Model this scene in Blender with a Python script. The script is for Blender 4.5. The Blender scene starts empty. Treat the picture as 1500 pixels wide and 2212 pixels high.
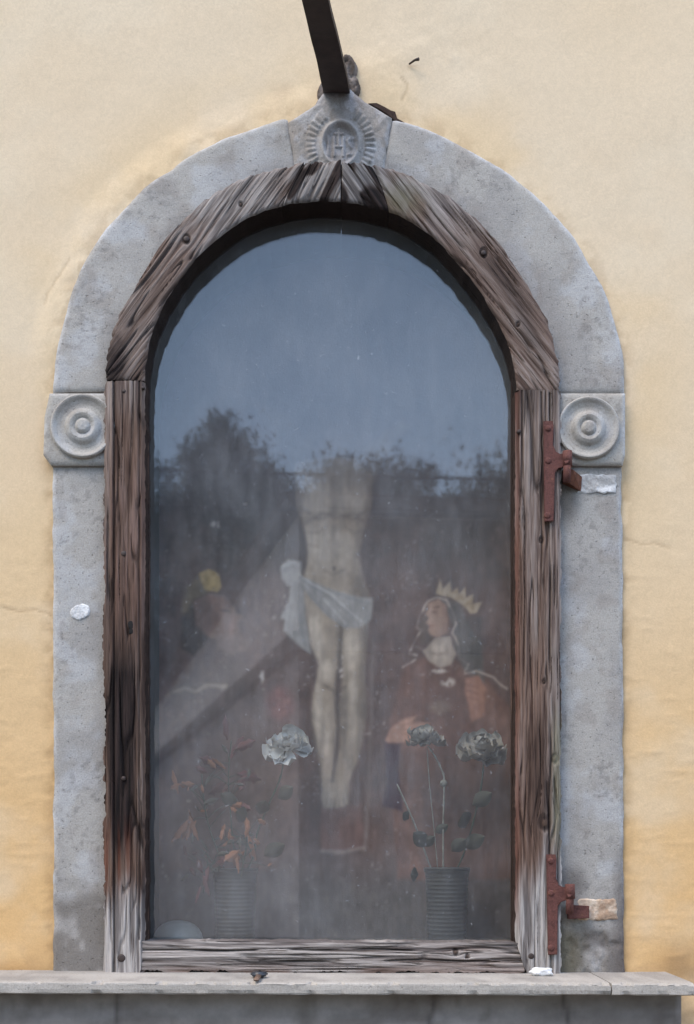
import bpy, bmesh, math, random
import numpy as np
from mathutils import Vector, Matrix

random.seed(7); rng = np.random.default_rng(11)
scene = bpy.context.scene
COL = scene.collection
R = math.radians

# ------------------------------------------------------------------ camera
S = 0.0009          # metres on the wall plane for one photo pixel
D = 2.2             # camera distance from the wall
ZC = 1.55           # eye height
HY = 1850.0         # photo row of the eye level (verticals were kept straight)
cam_d = bpy.data.cameras.new('camera'); cam = bpy.data.objects.new('camera', cam_d)
COL.objects.link(cam); scene.camera = cam
cam.location = (0, -D, ZC); cam.rotation_euler = (R(90), 0, 0)
cam_d.sensor_fit = 'HORIZONTAL'; cam_d.sensor_width = 36
cam_d.lens = 36 * D / (1500 * S)
cam_d.shift_y = (HY - 1106) / 1500
cam_d.clip_start = 0.05; cam_d.clip_end = 2000

# ------------------------------------------------------------------ light
SUN_EL, SUN_AZ = 54, -48
w = bpy.data.worlds.new('World'); scene.world = w; w.use_nodes = True
nt = w.node_tree; nt.nodes.clear()
sky = nt.nodes.new('ShaderNodeTexSky'); sky.sky_type = 'NISHITA'; sky.sun_disc = False
sky.sun_elevation = R(SUN_EL); sky.sun_rotation = R(180 + SUN_AZ); sky.dust_density = 0.4; sky.air_density = 1.2; sky.ozone_density = 2.5
hs = nt.nodes.new('ShaderNodeHueSaturation'); hs.inputs['Saturation'].default_value = 0.85
bg = nt.nodes.new('ShaderNodeBackground'); bg.inputs['Strength'].default_value = 0.15
wo = nt.nodes.new('ShaderNodeOutputWorld')
nt.links.new(sky.outputs[0], hs.inputs['Color']); nt.links.new(hs.outputs[0], bg.inputs[0]); nt.links.new(bg.outputs[0], wo.inputs[0])
sd = bpy.data.lights.new('sun', 'SUN'); sd.energy = 1.4; sd.angle = R(35); sd.color = (1.0, 0.86, 0.70)
sun = bpy.data.objects.new('sun', sd); COL.objects.link(sun)
sun.rotation_euler = (R(90 - SUN_EL), 0, R(SUN_AZ)); sun.location = (0, -6, 12)
vs = scene.view_settings
vs.view_transform = 'Standard'; vs.look = 'None'; vs.gamma = 1; vs.use_curve_mapping = False
vs.exposure = 1.42

# ------------------------------------------------------------------ helpers
def lin(*c):
    c = np.asarray(c[0] if len(c) == 1 else c, float) / 255.0
    return np.where(c <= 0.04045, c / 12.92, ((c + 0.055) / 1.055) ** 2.4)
ALB = 0.8
def alb(*c): return lin(*c) * ALB

def P(px, py, d=0.0):
    f = (D - d) / D
    return Vector(((px - 750) * S * f, -d, ZC + (HY - py) * S * f))
def PXZ(px, py, d):
    f = (D - d) / D
    return (px - 750) * S * f, ZC + (HY - py) * S * f

def _h(ix, iy, seed):
    n = (ix.astype(np.int64) * 374761393 + iy.astype(np.int64) * 668265263 + seed * 1442695041) & 0xffffffff
    n = ((n ^ (n >> 13)) * 1274126177) & 0xffffffff
    n = ((n ^ (n >> 16)) * 2246822519) & 0xffffffff
    return ((n ^ (n >> 15)) & 0xffffff) / float(0xffffff)
def vn(x, y, seed=0):
    x = np.asarray(x, float); y = np.asarray(y, float); x, y = np.broadcast_arrays(x, y)
    ix = np.floor(x); iy = np.floor(y); fx = x - ix; fy = y - iy
    ux = fx * fx * (3 - 2 * fx); uy = fy * fy * (3 - 2 * fy)
    a = _h(ix, iy, seed); b = _h(ix + 1, iy, seed); c = _h(ix, iy + 1, seed); e = _h(ix + 1, iy + 1, seed)
    return (a * (1 - ux) + b * ux) * (1 - uy) + (c * (1 - ux) + e * ux) * uy
def fbm(x, y, seed=0, o=4):
    t = 0; amp = .5; tot = 0
    for i in range(o):
        t = t + amp * vn(np.asarray(x) * 2 ** i, np.asarray(y) * 2 ** i, seed + i * 17); tot += amp; amp *= .5
    return t / tot
def ss(a, b, x):
    t = np.clip((np.asarray(x, float) - a) / (b - a), 0, 1); return t * t * (3 - 2 * t)
def mix(a, b, f):
    f = np.asarray(f)[..., None]; return np.asarray(a) * (1 - f) + np.asarray(b) * f

def mesh(name, V, F, mat=None, parent=None, col=None, smooth=True):
    V = np.asarray(V, np.float32).reshape(-1, 3)
    me = bpy.data.meshes.new(name)
    if isinstance(F, np.ndarray):
        n, k = F.shape
        me.vertices.add(len(V)); me.vertices.foreach_set('co', V.ravel())
        me.loops.add(n * k); me.loops.foreach_set('vertex_index', F.astype(np.int32).ravel())
        me.polygons.add(n); me.polygons.foreach_set('loop_start', np.arange(0, n * k, k, dtype=np.int32))
        me.polygons.foreach_set('loop_total', np.full(n, k, np.int32))
        me.update(calc_edges=True)
    else:
        me.from_pydata([tuple(map(float, v)) for v in V], [], F); me.update()
    if smooth: me.polygons.foreach_set('use_smooth', np.ones(len(me.polygons), bool))
    if col is not None:
        c = np.ones((len(V), 4), np.float32); c[:, :3] = np.clip(np.asarray(col).reshape(-1, 3), 0, 1)
        at = me.color_attributes.new('col', 'FLOAT_COLOR', 'POINT'); at.data.foreach_set('color', c.ravel())
    if mat: me.materials.append(mat)
    o = bpy.data.objects.new(name, me); COL.objects.link(o)
    if parent: attach(o, parent)
    return o
def wloc(o):
    p = Vector(o.location)
    return p
def attach(o, parent):
    o.parent = parent
    q = parent; T = Vector((0, 0, 0))
    while q is not None:
        if q.type == 'EMPTY': T += q.location
        q = q.parent
    if parent.type == 'EMPTY': o.matrix_parent_inverse = Matrix.Translation(-parent.location)
    return o
def tag(o, label=None, cat=None, group=None, kind=None):
    if label: o['label'] = label
    if cat: o['category'] = cat
    if group: o['group'] = group
    if kind: o['kind'] = kind
    return o
def thing(name, loc, label, cat, group=None):
    o = bpy.data.objects.new(name, None); COL.objects.link(o); o.location = loc; o.empty_display_size = .05
    return tag(o, label, cat, group)

def sheet(name, PX, PY, H, d0, back, mat, parent=None, col=None, keep=None, skirt=True, scol=None):
    """relief slab: grid in photo pixels at nominal depth d0, front height H (m proud of the wall), closed back to depth `back`"""
    nv, nu = PX.shape
    x, z = PXZ(PX, PY, d0)
    V = np.stack([x, -np.broadcast_to(H, PX.shape), z], -1).reshape(-1, 3)
    idx = np.arange(nv * nu).reshape(nv, nu)
    F = np.stack([idx[:-1, :-1], idx[:-1, 1:], idx[1:, 1:], idx[1:, :-1]], -1)
    F = F.reshape(-1, 4) if keep is None else F[keep]
    # rows go down the picture -> flip so normals face the viewer when needed
    a = V[F[0]]; nrm = np.cross(a[1] - a[0], a[2] - a[1])
    flip = nrm[1] > 0
    if flip: F = F[:, ::-1]
    C = None if col is None else np.broadcast_to(col, PX.shape + (3,)).reshape(-1, 3)
    if skirt:
        ring = np.concatenate([idx[0, :], idx[1:, -1], idx[-1, -2::-1], idx[-2:0:-1, 0]])
        n = len(ring); f0 = len(V)
        fv = V[ring]; bv = fv.copy(); bv[:, 1] = -back
        V = np.concatenate([V, fv, bv])
        i = np.arange(n); j = (i + 1) % n
        Q = np.stack([f0 + i, f0 + n + i, f0 + n + j, f0 + j], -1)
        if flip: Q = Q[:, ::-1]
        F = np.concatenate([F, Q])
        if C is not None:
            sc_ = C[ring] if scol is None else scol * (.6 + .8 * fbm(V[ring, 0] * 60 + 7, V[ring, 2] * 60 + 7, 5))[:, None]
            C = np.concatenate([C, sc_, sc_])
    return mesh(name, V, F, mat, parent, C)

def grid(x0, x1, y0, y1, du, dv):
    nu = max(2, int(abs(x1 - x0) / du) + 1); nv = max(2, int(abs(y1 - y0) / dv) + 1)
    return np.meshgrid(np.linspace(x0, x1, nu), np.linspace(y0, y1, nv))

def box(name, lo, hi, mat, parent=None, bev=0.0):
    bm = bmesh.new(); bmesh.ops.create_cube(bm, size=1)
    lo = Vector(lo); hi = Vector(hi)
    for v in bm.verts: v.co = Vector([lo[i] + (v.co[i] + .5) * (hi[i] - lo[i]) for i in range(3)])
    if bev: bmesh.ops.bevel(bm, geom=bm.edges[:], offset=bev, segments=2, affect='EDGES')
    return bmo(name, bm, mat, parent, smooth=False)
def bmo(name, bm, mat, parent=None, smooth=True):
    bmesh.ops.recalc_face_normals(bm, faces=bm.faces[:])
    me = bpy.data.meshes.new(name); bm.to_mesh(me); bm.free(); me.materials.append(mat)
    if smooth: me.polygons.foreach_set('use_smooth', np.ones(len(me.polygons), bool))
    o = bpy.data.objects.new(name, me); COL.objects.link(o)
    if parent: attach(o, parent)
    return o
def tube_mesh(pts, rad, n=8):
    pts = [Vector(p) for p in pts]; V = []; F = []
    rad = rad if hasattr(rad, '__len__') else [rad] * len(pts)
    up = Vector((0.13, .3, 1)).normalized()
    for i, p in enumerate(pts):
        t = (pts[min(i + 1, len(pts) - 1)] - pts[max(i - 1, 0)]).normalized()
        a = t.cross(up)
        if a.length < .05: a = t.cross(Vector((1, 0, 0)))
        a.normalize(); b = t.cross(a)
        for k in range(n):
            q = 2 * math.pi * k / n; V.append(p + (a * math.cos(q) + b * math.sin(q)) * rad[i])
    for i in range(len(pts) - 1):
        for k in range(n):
            F.append((i * n + k, i * n + (k + 1) % n, (i + 1) * n + (k + 1) % n, (i + 1) * n + k))
    F.append(tuple(range(n))[::-1]); F.append(tuple(range((len(pts) - 1) * n, len(pts) * n)))
    return V, F
def tube(name, pts, rad, mat, parent=None, n=8):
    V, F = tube_mesh(pts, rad, n); return mesh(name, V, F, mat, parent)
def spline(pts, m=8):
    pts = [Vector(p) for p in pts]; out = []
    for i in range(len(pts) - 1):
        p0 = pts[max(i - 1, 0)]; p1 = pts[i]; p2 = pts[i + 1]; p3 = pts[min(i + 2, len(pts) - 1)]
        for k in range(m):
            t = k / m
            out.append(.5 * ((2 * p1) + (p2 - p0) * t + (2 * p0 - 5 * p1 + 4 * p2 - p3) * t * t + (3 * p1 - p0 - 3 * p2 + p3) * t ** 3))
    out.append(pts[-1]); return out
def lathe(prof, n=48, axis='z'):
    V = []; F = []; m = len(prof)
    for k in range(n):
        q = 2 * math.pi * k / n
        for r, h in prof: V.append((r * math.cos(q), r * math.sin(q), h) if axis == 'z' else (r * math.cos(q), -h, r * math.sin(q)))
    for k in range(n):
        for i in range(m - 1):
            a = k * m + i; b = ((k + 1) % n) * m + i
            F.append((a, b, b + 1, a + 1))
    return V, F

# ------------------------------------------------------------------ materials
def newmat(name):
    m = bpy.data.materials.new(name); m.use_nodes = True; n = m.node_tree.nodes
    return m, n, m.node_tree.links, n['Principled BSDF']
def noise(n, l, scale, detail=4, vec=None, rough=.55):
    t = n.new('ShaderNodeTexNoise'); t.inputs['Scale'].default_value = scale; t.inputs['Detail'].default_value = detail
    t.inputs['Roughness'].default_value = rough
    if vec: l.new(vec, t.inputs['Vector'])
    return t.outputs['Fac']
def ramp(n, l, fac, stops):
    r = n.new('ShaderNodeValToRGB'); e = r.color_ramp.elements
    while len(e) < len(stops): e.new(.5)
    for i, (p, c) in enumerate(stops):
        e[i].position = p; e[i].color = (*(c if hasattr(c, '__len__') else (c, c, c)), 1)
    l.new(fac, r.inputs[0]); return r.outputs[0]
def mul(n, l, a, b, fac=1.0, mode='MULTIPLY'):
    m = n.new('ShaderNodeMix'); m.data_type = 'RGBA'; m.blend_type = mode; m.inputs[0].default_value = fac
    for i, s in ((6, a), (7, b)):
        if hasattr(s, 'is_linked'): l.new(s, m.inputs[i])
        else: m.inputs[i].default_value = (*s, 1)
    return m.outputs[2]
def vmap(n, l, sc=(1, 1, 1), rot=0):
    tc = n.new('ShaderNodeTexCoord'); mp = n.new('ShaderNodeMapping'); mp.inputs['Scale'].default_value = sc
    src = tc.outputs['Object']
    if rot:
        m0 = n.new('ShaderNodeMapping'); m0.inputs['Rotation'].default_value = (0, rot, 0); l.new(src, m0.inputs[0]); src = m0.outputs[0]
    l.new(src, mp.inputs[0]); return mp.outputs[0]
def bump(n, l, b, h, strength, dist):
    u = n.new('ShaderNodeBump'); u.inputs['Strength'].default_value = strength; u.inputs['Distance'].default_value = dist
    l.new(h, u.inputs['Height']); l.new(u.outputs[0], b.inputs['Normal'])
def mat_vc(name, rough=.9, var=.12, scale=260, bs=.5, bd=.0012, bscale=300, spec=.25, pits=0, sc=(1, 1, 1), rot=0, fib=0):
    m, n, l, b = newmat(name)
    at = n.new('ShaderNodeAttribute'); at.attribute_name = 'col'
    v = vmap(n, l, sc, rot)
    c = mul(n, l, at.outputs['Color'], ramp(n, l, noise(n, l, scale, 5, v), [(.3, 1 - var), (.7, 1 + var)]))
    h = noise(n, l, bscale, 6, v, .65)
    if pits:
        p = ramp(n, l, noise(n, l, pits, 3, v, .5), [(.27, .0), (.38, 1)])
        c = mul(n, l, c, mul(n, l, (.55, .54, .53), (1, 1, 1), 1, 'MIX') if False else ramp(n, l, noise(n, l, pits, 3, v, .5), [(.27, (.66, .65, .64)), (.36, (1, 1, 1))]))
        mm = n.new('ShaderNodeMath'); mm.operation = 'MULTIPLY_ADD'; l.new(p, mm.inputs[0]); mm.inputs[1].default_value = .8; l.new(h, mm.inputs[2]); h = mm.outputs[0]
    if fib:
        v2 = vmap(n, l, tuple(q if q < 1 else 1.0 for q in sc), rot)
        f1 = noise(n, l, 240, 3, v2, .6); f2 = noise(n, l, 620, 4, v2, .7)
        c = mul(n, l, c, ramp(n, l, f1, [(.34, (.54, .49, .46)), (.41, (1, 1, 1))]))
        c = mul(n, l, c, ramp(n, l, f2, [(.36, .82), (.64, 1.2)]))
        mm = n.new('ShaderNodeMath'); mm.operation = 'MULTIPLY_ADD'; l.new(ramp(n, l, f1, [(.34, 0), (.44, 1)]), mm.inputs[0]); mm.inputs[1].default_value = 1.2; l.new(f2, mm.inputs[2]); h = mm.outputs[0]
    l.new(c, b.inputs['Base Color']); b.inputs['Roughness'].default_value = rough; b.inputs['Specular IOR Level'].default_value = spec
    bump(n, l, b, h, bs, bd)
    return m
def mat_plain(name, c, rough=.7, var=.15, scale=60, metal=0, bs=.25, bd=.001, bscale=200, spec=.4):
    m, n, l, b = newmat(name); v = vmap(n, l)
    cc = mul(n, l, tuple(c), ramp(n, l, noise(n, l, scale, 5, v), [(.3, 1 - var), (.7, 1 + var)]))
    l.new(cc, b.inputs['Base Color']); b.inputs['Roughness'].default_value = rough; b.inputs['Metallic'].default_value = metal
    b.inputs['Specular IOR Level'].default_value = spec
    if bs: bump(n, l, b, noise(n, l, bscale, 4, v), bs, bd)
    return m
M = {}
M['plaster'] = mat_vc('ochre_plaster', .95, .045, 260, .40, .0010, 260, .1)
M['stone'] = mat_vc('grey_sandstone', .92, .16, 330, .6, .0014, 420, .2, pits=190)
M['apron'] = mat_vc('grey_render', .95, .10, 60, .35, .0010, 160, .15)
M['wood'] = mat_vc('weathered_wood', .85, .15, 420, .8, .0016, 420, .2, sc=(1, 1, .035), fib=1)
M['woodh'] = mat_vc('weathered_wood_rail', .85, .15, 420, .8, .0016, 420, .2, sc=(.035, 1, 1), fib=1)
for k_, ga_ in enumerate((-.93, -1.12, .98, .90)): M['board%d' % k_] = mat_vc('weathered_board', .85, .15, 420, .8, .0016, 420, .2, sc=(.035, 1, 1), rot=-ga_, fib=1)
M['mortar'] = mat_vc('mortar', .95, .2, 160, .9, .003, 130, .1)
M['putty'] = mat_plain('white_putty', alb(232, 232, 232), .8, .18, 180, bs=.8, bd=.002, bscale=160)
M['rust'] = mat_plain('red_oxide_paint', alb(108, 70, 64), .65, .32, 90, bs=.4, bd=.0008, bscale=260)
def mat_rust(name, a_, b_):
    m, n, l, b = newmat(name); v = vmap(n, l)
    c = mul(n, l, ramp(n, l, noise(n, l, 70, 6, v, .7), [(.36, tuple(a_ * .62)), (.50, tuple(a_)), (.60, tuple(a_)), (.68, tuple(b_))]), ramp(n, l, noise(n, l, 420, 3, v), [(.3, .78), (.7, 1.2)]))
    l.new(c, b.inputs['Base Color']); b.inputs['Roughness'].default_value = .8; b.inputs['Specular IOR Level'].default_value = .25
    bump(n, l, b, noise(n, l, 230, 6, v, .7), .9, .0016); return m
M['rust'] = mat_rust('flaking_red_oxide', alb(108, 70, 64), alb(134, 92, 70))
M['rustraw'] = mat_plain('rusty_iron', alb(108, 66, 48), .8, .4, 120, bs=.5, bd=.001)
M['iron'] = mat_plain('dark_iron', alb(52, 40, 36), .65, .3, 60, bs=.3)
M['nail'] = mat_plain('nail_iron', alb(60, 48, 44), .6, .3, 200)
M['black'] = mat_plain('dark_hole', (.008, .007, .007), .9, .1, 50, bs=0)
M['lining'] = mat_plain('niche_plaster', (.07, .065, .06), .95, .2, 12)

# ------------------------------------------------------------------ the setting behind the viewer
def flat(name, pts, mat, kind='structure'):
    o = mesh(name, pts, [tuple(range(len(pts)))], mat, smooth=False); tag(o, kind=kind); return o
asph = mat_plain('asphalt', (.055, .055, .057), .9, .25, 3, bs=.5, bd=.004, bscale=90)
earth = mat_plain('ground_earth', (.13, .12, .09), .95, .3, .6, bs=0)
pave = mat_plain('paving_stone', (.24, .23, .22), .9, .2, 2, bs=.3, bd=.003, bscale=60)
flat('ground', [(-400, -400, -.03), (400, -400, -.03), (400, 400, -.03), (-400, 400, -.03)], earth)
flat('road', [(-60, -4.7, .0), (60, -4.7, .0), (60, -1.3, .0), (-60, -1.3, .0)], asph)
tag(box('pavement', (-60, -1.3, -.03), (60, .0, .12), pave, bev=.008), kind='structure')
tag(box('pavement', (-60, -5.8, -.03), (60, -4.7, .12), pave, bev=.008), kind='structure')

# reflected things: a house across the lane, trees, poles and wires
ren = mat_plain('house_render', (.82, .72, .69), .95, .10, 1.2)
ren2 = mat_plain('house_render_lower', (.56, .47, .45), .95, .12, 1.2)
tilem = mat_plain('roof_tile', (.22, .11, .07), .9, .3, 3)
shut = mat_plain('green_shutter', (.04, .08, .06), .6, .15, 10)
trim = mat_plain('brown_trim', (.10, .075, .065), .8, .15, 10)
hx = Vector((-.34, -5.8)); run = Vector((-.268, -1)).normalized(); out = Vector((run.y, -run.x))  # wall runs away from the lane
hs_ = thing('opposite_house', (2.5, -9, 0), 'low rendered house across the lane, mirrored in the shrine glass', 'house')
L = 16
def hp(t, o=0): return hx + run * t + Vector((-1, 0)) * o
def prism(name, poly, z0, z1, mat, parent):
    n = len(poly); V = [(p[0], p[1], z0) for p in poly] + [(p[0], p[1], z1) for p in poly]
    F = [tuple(range(n))[::-1], tuple(range(n, 2 * n))] + [(i, (i + 1) % n, n + (i + 1) % n, n + i) for i in range(n)]
    bm = bmesh.new(); vv = [bm.verts.new(v) for v in V]
    for f in F: bm.faces.new([vv[i] for i in f])
    return bmo(name, bm, mat, parent, smooth=False)
far = hp(L); fr2 = (hx.x + 7.0, hx.y - .55)
prism('lower_wall', [hx, far, (fr2[0], far.y), fr2], 0, 3.06, ren2, hs_)
prism('upper_wall', [hx, far, (fr2[0], far.y), fr2], 3.062, 3.98, ren, hs_)
e = .12
fcol = mat_plain('shaded_brown_front', (.20, .155, .14), .95, .15, 1.5)  # front coloured darker than the side wall, its shade put into the colour
fo = .012
prism('front_wall', [(hx.x - .002, hx.y + fo), (fr2[0], fr2[1] + fo), (fr2[0], fr2[1] + .001), (hx.x - .002, hx.y + .001)], 0.0, 3.97, fcol, hs_)
prism('cornice', [(hx.x - e * .3, hx.y + e), (far.x - e, far.y), (fr2[0] + e, far.y), (fr2[0] + e, fr2[1])], 3.0, 3.13, trim, hs_)
e = .22
prism('eave', [(hx.x - e * .3, hx.y + e), (far.x - e, far.y), (fr2[0] + e, far.y), (fr2[0] + e, fr2[1])], 3.982, 4.06, trim, hs_)
bm = bmesh.new()
rp = [bm.verts.new(v) for v in ((hx.x - .08, hx.y + .27, 4.062), (fr2[0] + .28, fr2[1], 4.062), (fr2[0] + .28, far.y, 4.062), (far.x - .26, far.y, 4.062), (2.6, -10, 4.9), (0.6, far.y + 3, 4.9))]
for f in ((0, 1, 4), (1, 2, 5, 4), (2, 3, 5), (3, 0, 4, 5)): bm.faces.new([rp[i] for i in f])
bm.faces.new([rp[i] for i in (3, 2, 1, 0)])
bmo('roof', bm, tilem, hs_, smooth=False)
fd = Vector((7.0, -.55)).normalized(); fn = Vector((-fd.y, fd.x))
def quadbox(name, t0, t1, z0, z1, o, mat, parent):
    p = [hx + fd * t0 - fn * .02, hx + fd * t1 - fn * .02, hx + fd * t1 + fn * o, hx + fd * t0 + fn * o]
    return prism(name, p, z0, z1, mat, parent)
for tt_ in (3.2, 5.6):
    wdw = quadbox('window', tt_, tt_ + .9, .9, 1.45, .03, shut, hs_); quadbox('sill', tt_ - .05, tt_ + .95, .82, .898, .08, pave, wdw)
quadbox('door', 1.4, 2.2, .0, 1.5, .02, trim, hs_)

leafm = mat_plain('tree_leaf', (.035, .05, .025), .7, .35, 2, bs=0)
bark = mat_plain('tree_bark', (.09, .07, .055), .95, .3, 8, bs=.6, bd=.01, bscale=20)
def tree(base, h, r, label, nl, seed, squash=1.25, low=.35):
    g = np.random.default_rng(seed); rr = random.Random(seed)
    t = thing('tree', base, label, 'tree', 'trees across the lane')
    b = Vector(base); parts = []
    V, F = tube_mesh(spline([b, b + Vector((.1, 0, h * .3)), b + Vector((-.05, .1, h * .6)), b + Vector((0, 0, h * .9))], 4), np.linspace(h * .028, h * .006, 13), 8)
    VV = list(V); FF = list(F)
    for k in range(9):
        a = rr.uniform(0, 6.28); z = rr.uniform(.35, .75) * h
        p0 = b + Vector((0, 0, z)); p1 = p0 + Vector((math.cos(a) * r * .75, math.sin(a) * r * .75, rr.uniform(.08, .2) * h))
        v, f = tube_mesh([p0, (p0 + p1) / 2 + Vector((0, 0, .1)), p1], [h * .012, h * .008, h * .003], 6)
        o = len(VV); VV += v; FF += [tuple(i + o for i in q) for q in f]
    mesh('trunk', VV, FF, bark, t)
    nc = 420; cen = []
    while len(cen) < nc:
        p = g.uniform(-1, 1, 3)
        if np.linalg.norm(p) < 1: cen.append(p * np.array([r, r, r * squash]) * (.75 + .25 * g.random()) * (1.08 - .3 * max(0, p[2]) * abs(math.sin(5 * math.atan2(p[1], p[0])))))
    cen = np.array(cen) + np.array([b.x, b.y, h - r * squash * 1.02])
    cs = g.uniform(.05, .13, nc) * r
    which = g.integers(0, nc, nl); q = g.normal(size=(nl, 3)); q /= np.linalg.norm(q, axis=1)[:, None]
    c = cen[which] + g.normal(size=(nl, 3)) * cs[which][:, None]
    a = g.normal(size=(nl, 3)); a /= np.linalg.norm(a, axis=1)[:, None]
    bb = np.cross(a, g.normal(size=(nl, 3))); bb /= np.linalg.norm(bb, axis=1)[:, None]
    s = g.uniform(.022, .045, nl)[:, None] * (r / 1.2) ** .5
    Vl = np.stack([c - a * s * 1.5, c + bb * s * .8, c + a * s * 1.5, c - bb * s * .8], 1).reshape(-1, 3)
    mesh('crown', Vl, np.arange(nl * 4).reshape(-1, 4), leafm, t, smooth=False)
tree((-2.9, -25.0, -.03), 12.4, 2.25, 'tallest leafy tree rising just past the far end of the house', 90000, 3, 1.95)
tree((-5.0, -24.2, -.03), 7.4, 1.75, 'slim leafy tree further down the lane beyond the tallest tree', 40000, 4, 1.7)
tree((.5, -29, -.03), 12.9, 3.3, 'broad leafy tree behind the roof, beside the tallest tree', 110000, 5, 1.25)
tree((5.0, -31, -.03), 13.3, 4.2, 'wide leafy tree behind the house, standing last in the row', 130000, 6, 1.15)
for i, (x, lab) in enumerate(((-4.6, 'plain wooden utility pole standing apart from the houses'), (7.6, 'wooden utility pole standing at the house corner'))):
    tp = thing('utility_pole', (x, -5.35, .12), lab, 'pole', 'poles carrying the wires')
    tube('shaft', [(x, -5.35, .10), (x, -5.35, 4.9)], [.09, .07], bark, tp, 12)
    tube('crossbar', [(x, -5.65, 4.3), (x, -5.05, 4.3)], .03, bark, tp, 8)
wirem = mat_plain('wire_rubber', (.02, .02, .02), .6, .1, 10, bs=0)
for i, (za, zb, yy, lab) in enumerate(((3.93, 3.72, -5.28, 'lower black overhead wire between the poles'), (4.20, 3.96, -5.34, 'upper black overhead wire between the poles'))):
    pts = [(x, yy, za + (zb - za) * (x + 4.6) / 12.2 - .10 * math.sin(math.pi * (x + 4.6) / 12.2) + .09) for x in np.linspace(-4.6, 7.6, 25)]
    tag(tube('overhead_wire', pts, .012, wirem, None, 6), lab, 'wire', 'overhead wires')

# ------------------------------------------------------------------ outlines measured on the photograph
CX, CY = 726.0, 832.0
def polar(pts):
    a = np.array([((math.atan2(CY - y, x - CX) + 1.5) % (2 * math.pi) - 1.5, math.hypot(x - CX, y - CY)) for x, y in pts]); a = a[np.argsort(a[:, 0])]
    return lambda th: np.interp(th, a[:, 0], a[:, 1])
def smoothcurve(f):
    t = np.linspace(-.3, math.pi + .3, 400); v = f(np.clip(t, -.05, math.pi + .05))
    k = np.hanning(61); k /= k.sum(); v2 = np.convolve(np.pad(v, 30, 'edge'), k, 'valid')
    return lambda th: np.interp(th, t, v2)
st_out = smoothcurve(polar([(108, 848), (116, 800), (126, 740), (151, 640), (198, 532), (250, 465), (300, 415), (360, 368), (450, 313), (560, 272), (625, 254), (700, 240), (780, 243), (850, 252), (960, 292), (1050, 345), (1130, 397), (1200, 462), (1260, 542), (1300, 612), (1332, 700), (1348, 780), (1352, 850)]))
wd_out = smoothcurve(polar([(230, 850), (230, 800), (236, 735), (270, 655), (312, 588), (385, 482), (450, 424), (530, 384), (620, 356), (735, 346), (850, 362), (940, 406), (1040, 476), (1100, 550), (1152, 632), (1196, 725), (1210, 800), (1210, 850)]))
wd_in = smoothcurve(polar([(312, 850), (312, 820), (318, 755), (342, 680), (378, 615), (430, 548), (500, 490), (560, 456), (620, 438), (735, 434), (830, 450), (900, 482), (980, 556), (1032, 622), (1076, 692), (1106, 762), (1117, 830), (1117, 850)]))

def segd_(PX, PY, x0, y0, x1, y1):
    dx, dy = x1 - x0, y1 - y0; t = np.clip(((PX - x0) * dx + (PY - y0) * dy) / (dx * dx + dy * dy), 0, 1)
    return np.hypot(PX - x0 - t * dx, PY - y0 - t * dy)
# ------------------------------------------------------------------ plastered facade
fac = thing('house_facade', (0, 0, .12), 'faded ochre plastered house wall with an arched shrine let into it', 'wall')
gx = np.concatenate([np.linspace(-7000, -220, 24)[:-1], np.arange(-220, 1720, 4.4), np.linspace(1720, 8500, 24)])
gy = np.concatenate([np.linspace(-2600, -140, 12)[:-1], np.arange(-140, 2290, 4.4), np.linspace(2290, 3440, 8)])
GX, GY = np.meshgrid(gx, gy)
th = np.arctan2(CY - GY, GX - CX); rr_ = np.hypot(GX - CX, GY - CY)
dist = np.where(GY < CY, rr_ - st_out(th), np.maximum(112 - GX, GX - 1347))
dist = np.where(GY > 2120, np.maximum(dist, 50), dist)         # below the sill
dk = np.abs(GX - 735) * .9 + (GY - 240) * 0                    # keystone gable
H = .0040 * (fbm(GX * .004, GY * .004, 1, 3) - .5) + .0012 * (fbm(GX * .012, GY * .012, 2, 3) - .5) + .0005 * (fbm(GX * .05, GY * .05, 3, 3) - .5)
lipw = ss(0, 60, np.where(GX < 735, 1, .45) * 60) * ss(70, 0, dist) * ss(900, 700, GY)
H = H + .006 * lipw * (.35 + 1.1 * fbm(GX * .02, GY * .02, 8)) * np.where(GX < 735, 1, .25)
H = H - .004 * ss(200, 0, np.hypot((GX - 900) / 1.6, GY - 130)) * (fbm(GX * .02, GY * .02, 9) - .3)
# swollen old patch above the right haunch
H = H + .003 * np.exp(-(((GX - 830) / 70) ** 2 + ((GY - 150) / 60) ** 2)) + .0006 * ss(.5, .75, fbm(GX * .012, GY * .012, 33)) * ss(900, 1400, GY)
H = H + .0006 * ss(.55, .8, fbm(GX * .02, GY * .09, 35)) * ss(900, 1500, GY)
pale = alb(229, 209, 180); ochre = alb(229, 195, 146); deep = alb(222, 174, 112)
zf = ss(250, 2000, GY + 420 * (fbm(GX * .0022, GY * .0022, 21) - .5))
C = mix(np.broadcast_to(pale, GX.shape + (3,)), ochre, np.clip(zf * .85 + .30 * (fbm(GX * .003, GY * .003, 22) - .42), 0, 1))
C = mix(C, deep, ss(1000, 2150, GY) * (.30 + .35 * fbm(GX * .004, GY * .004, 23, 4)))
near = ss(190, 0, dist) * ss(.3, .62, fbm(GX * .006, GY * .006, 24)) * ss(1400, 900, GY)
C = mix(C, alb(228, 198, 152), near * .5)
C = mix(C, alb(232, 216, 190), ss(.48, .78, fbm(GX * .005, GY * .006, 25, 5)) * .4)
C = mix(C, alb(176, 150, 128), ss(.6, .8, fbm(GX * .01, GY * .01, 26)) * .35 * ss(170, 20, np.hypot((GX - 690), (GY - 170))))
C = mix(C, alb(150, 118, 74), ss(26, 0, dist) * ss(.45, .7, fbm(GX * .03, GY * .03, 27)) * .25 * ss(900, 1100, GY))
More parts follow.
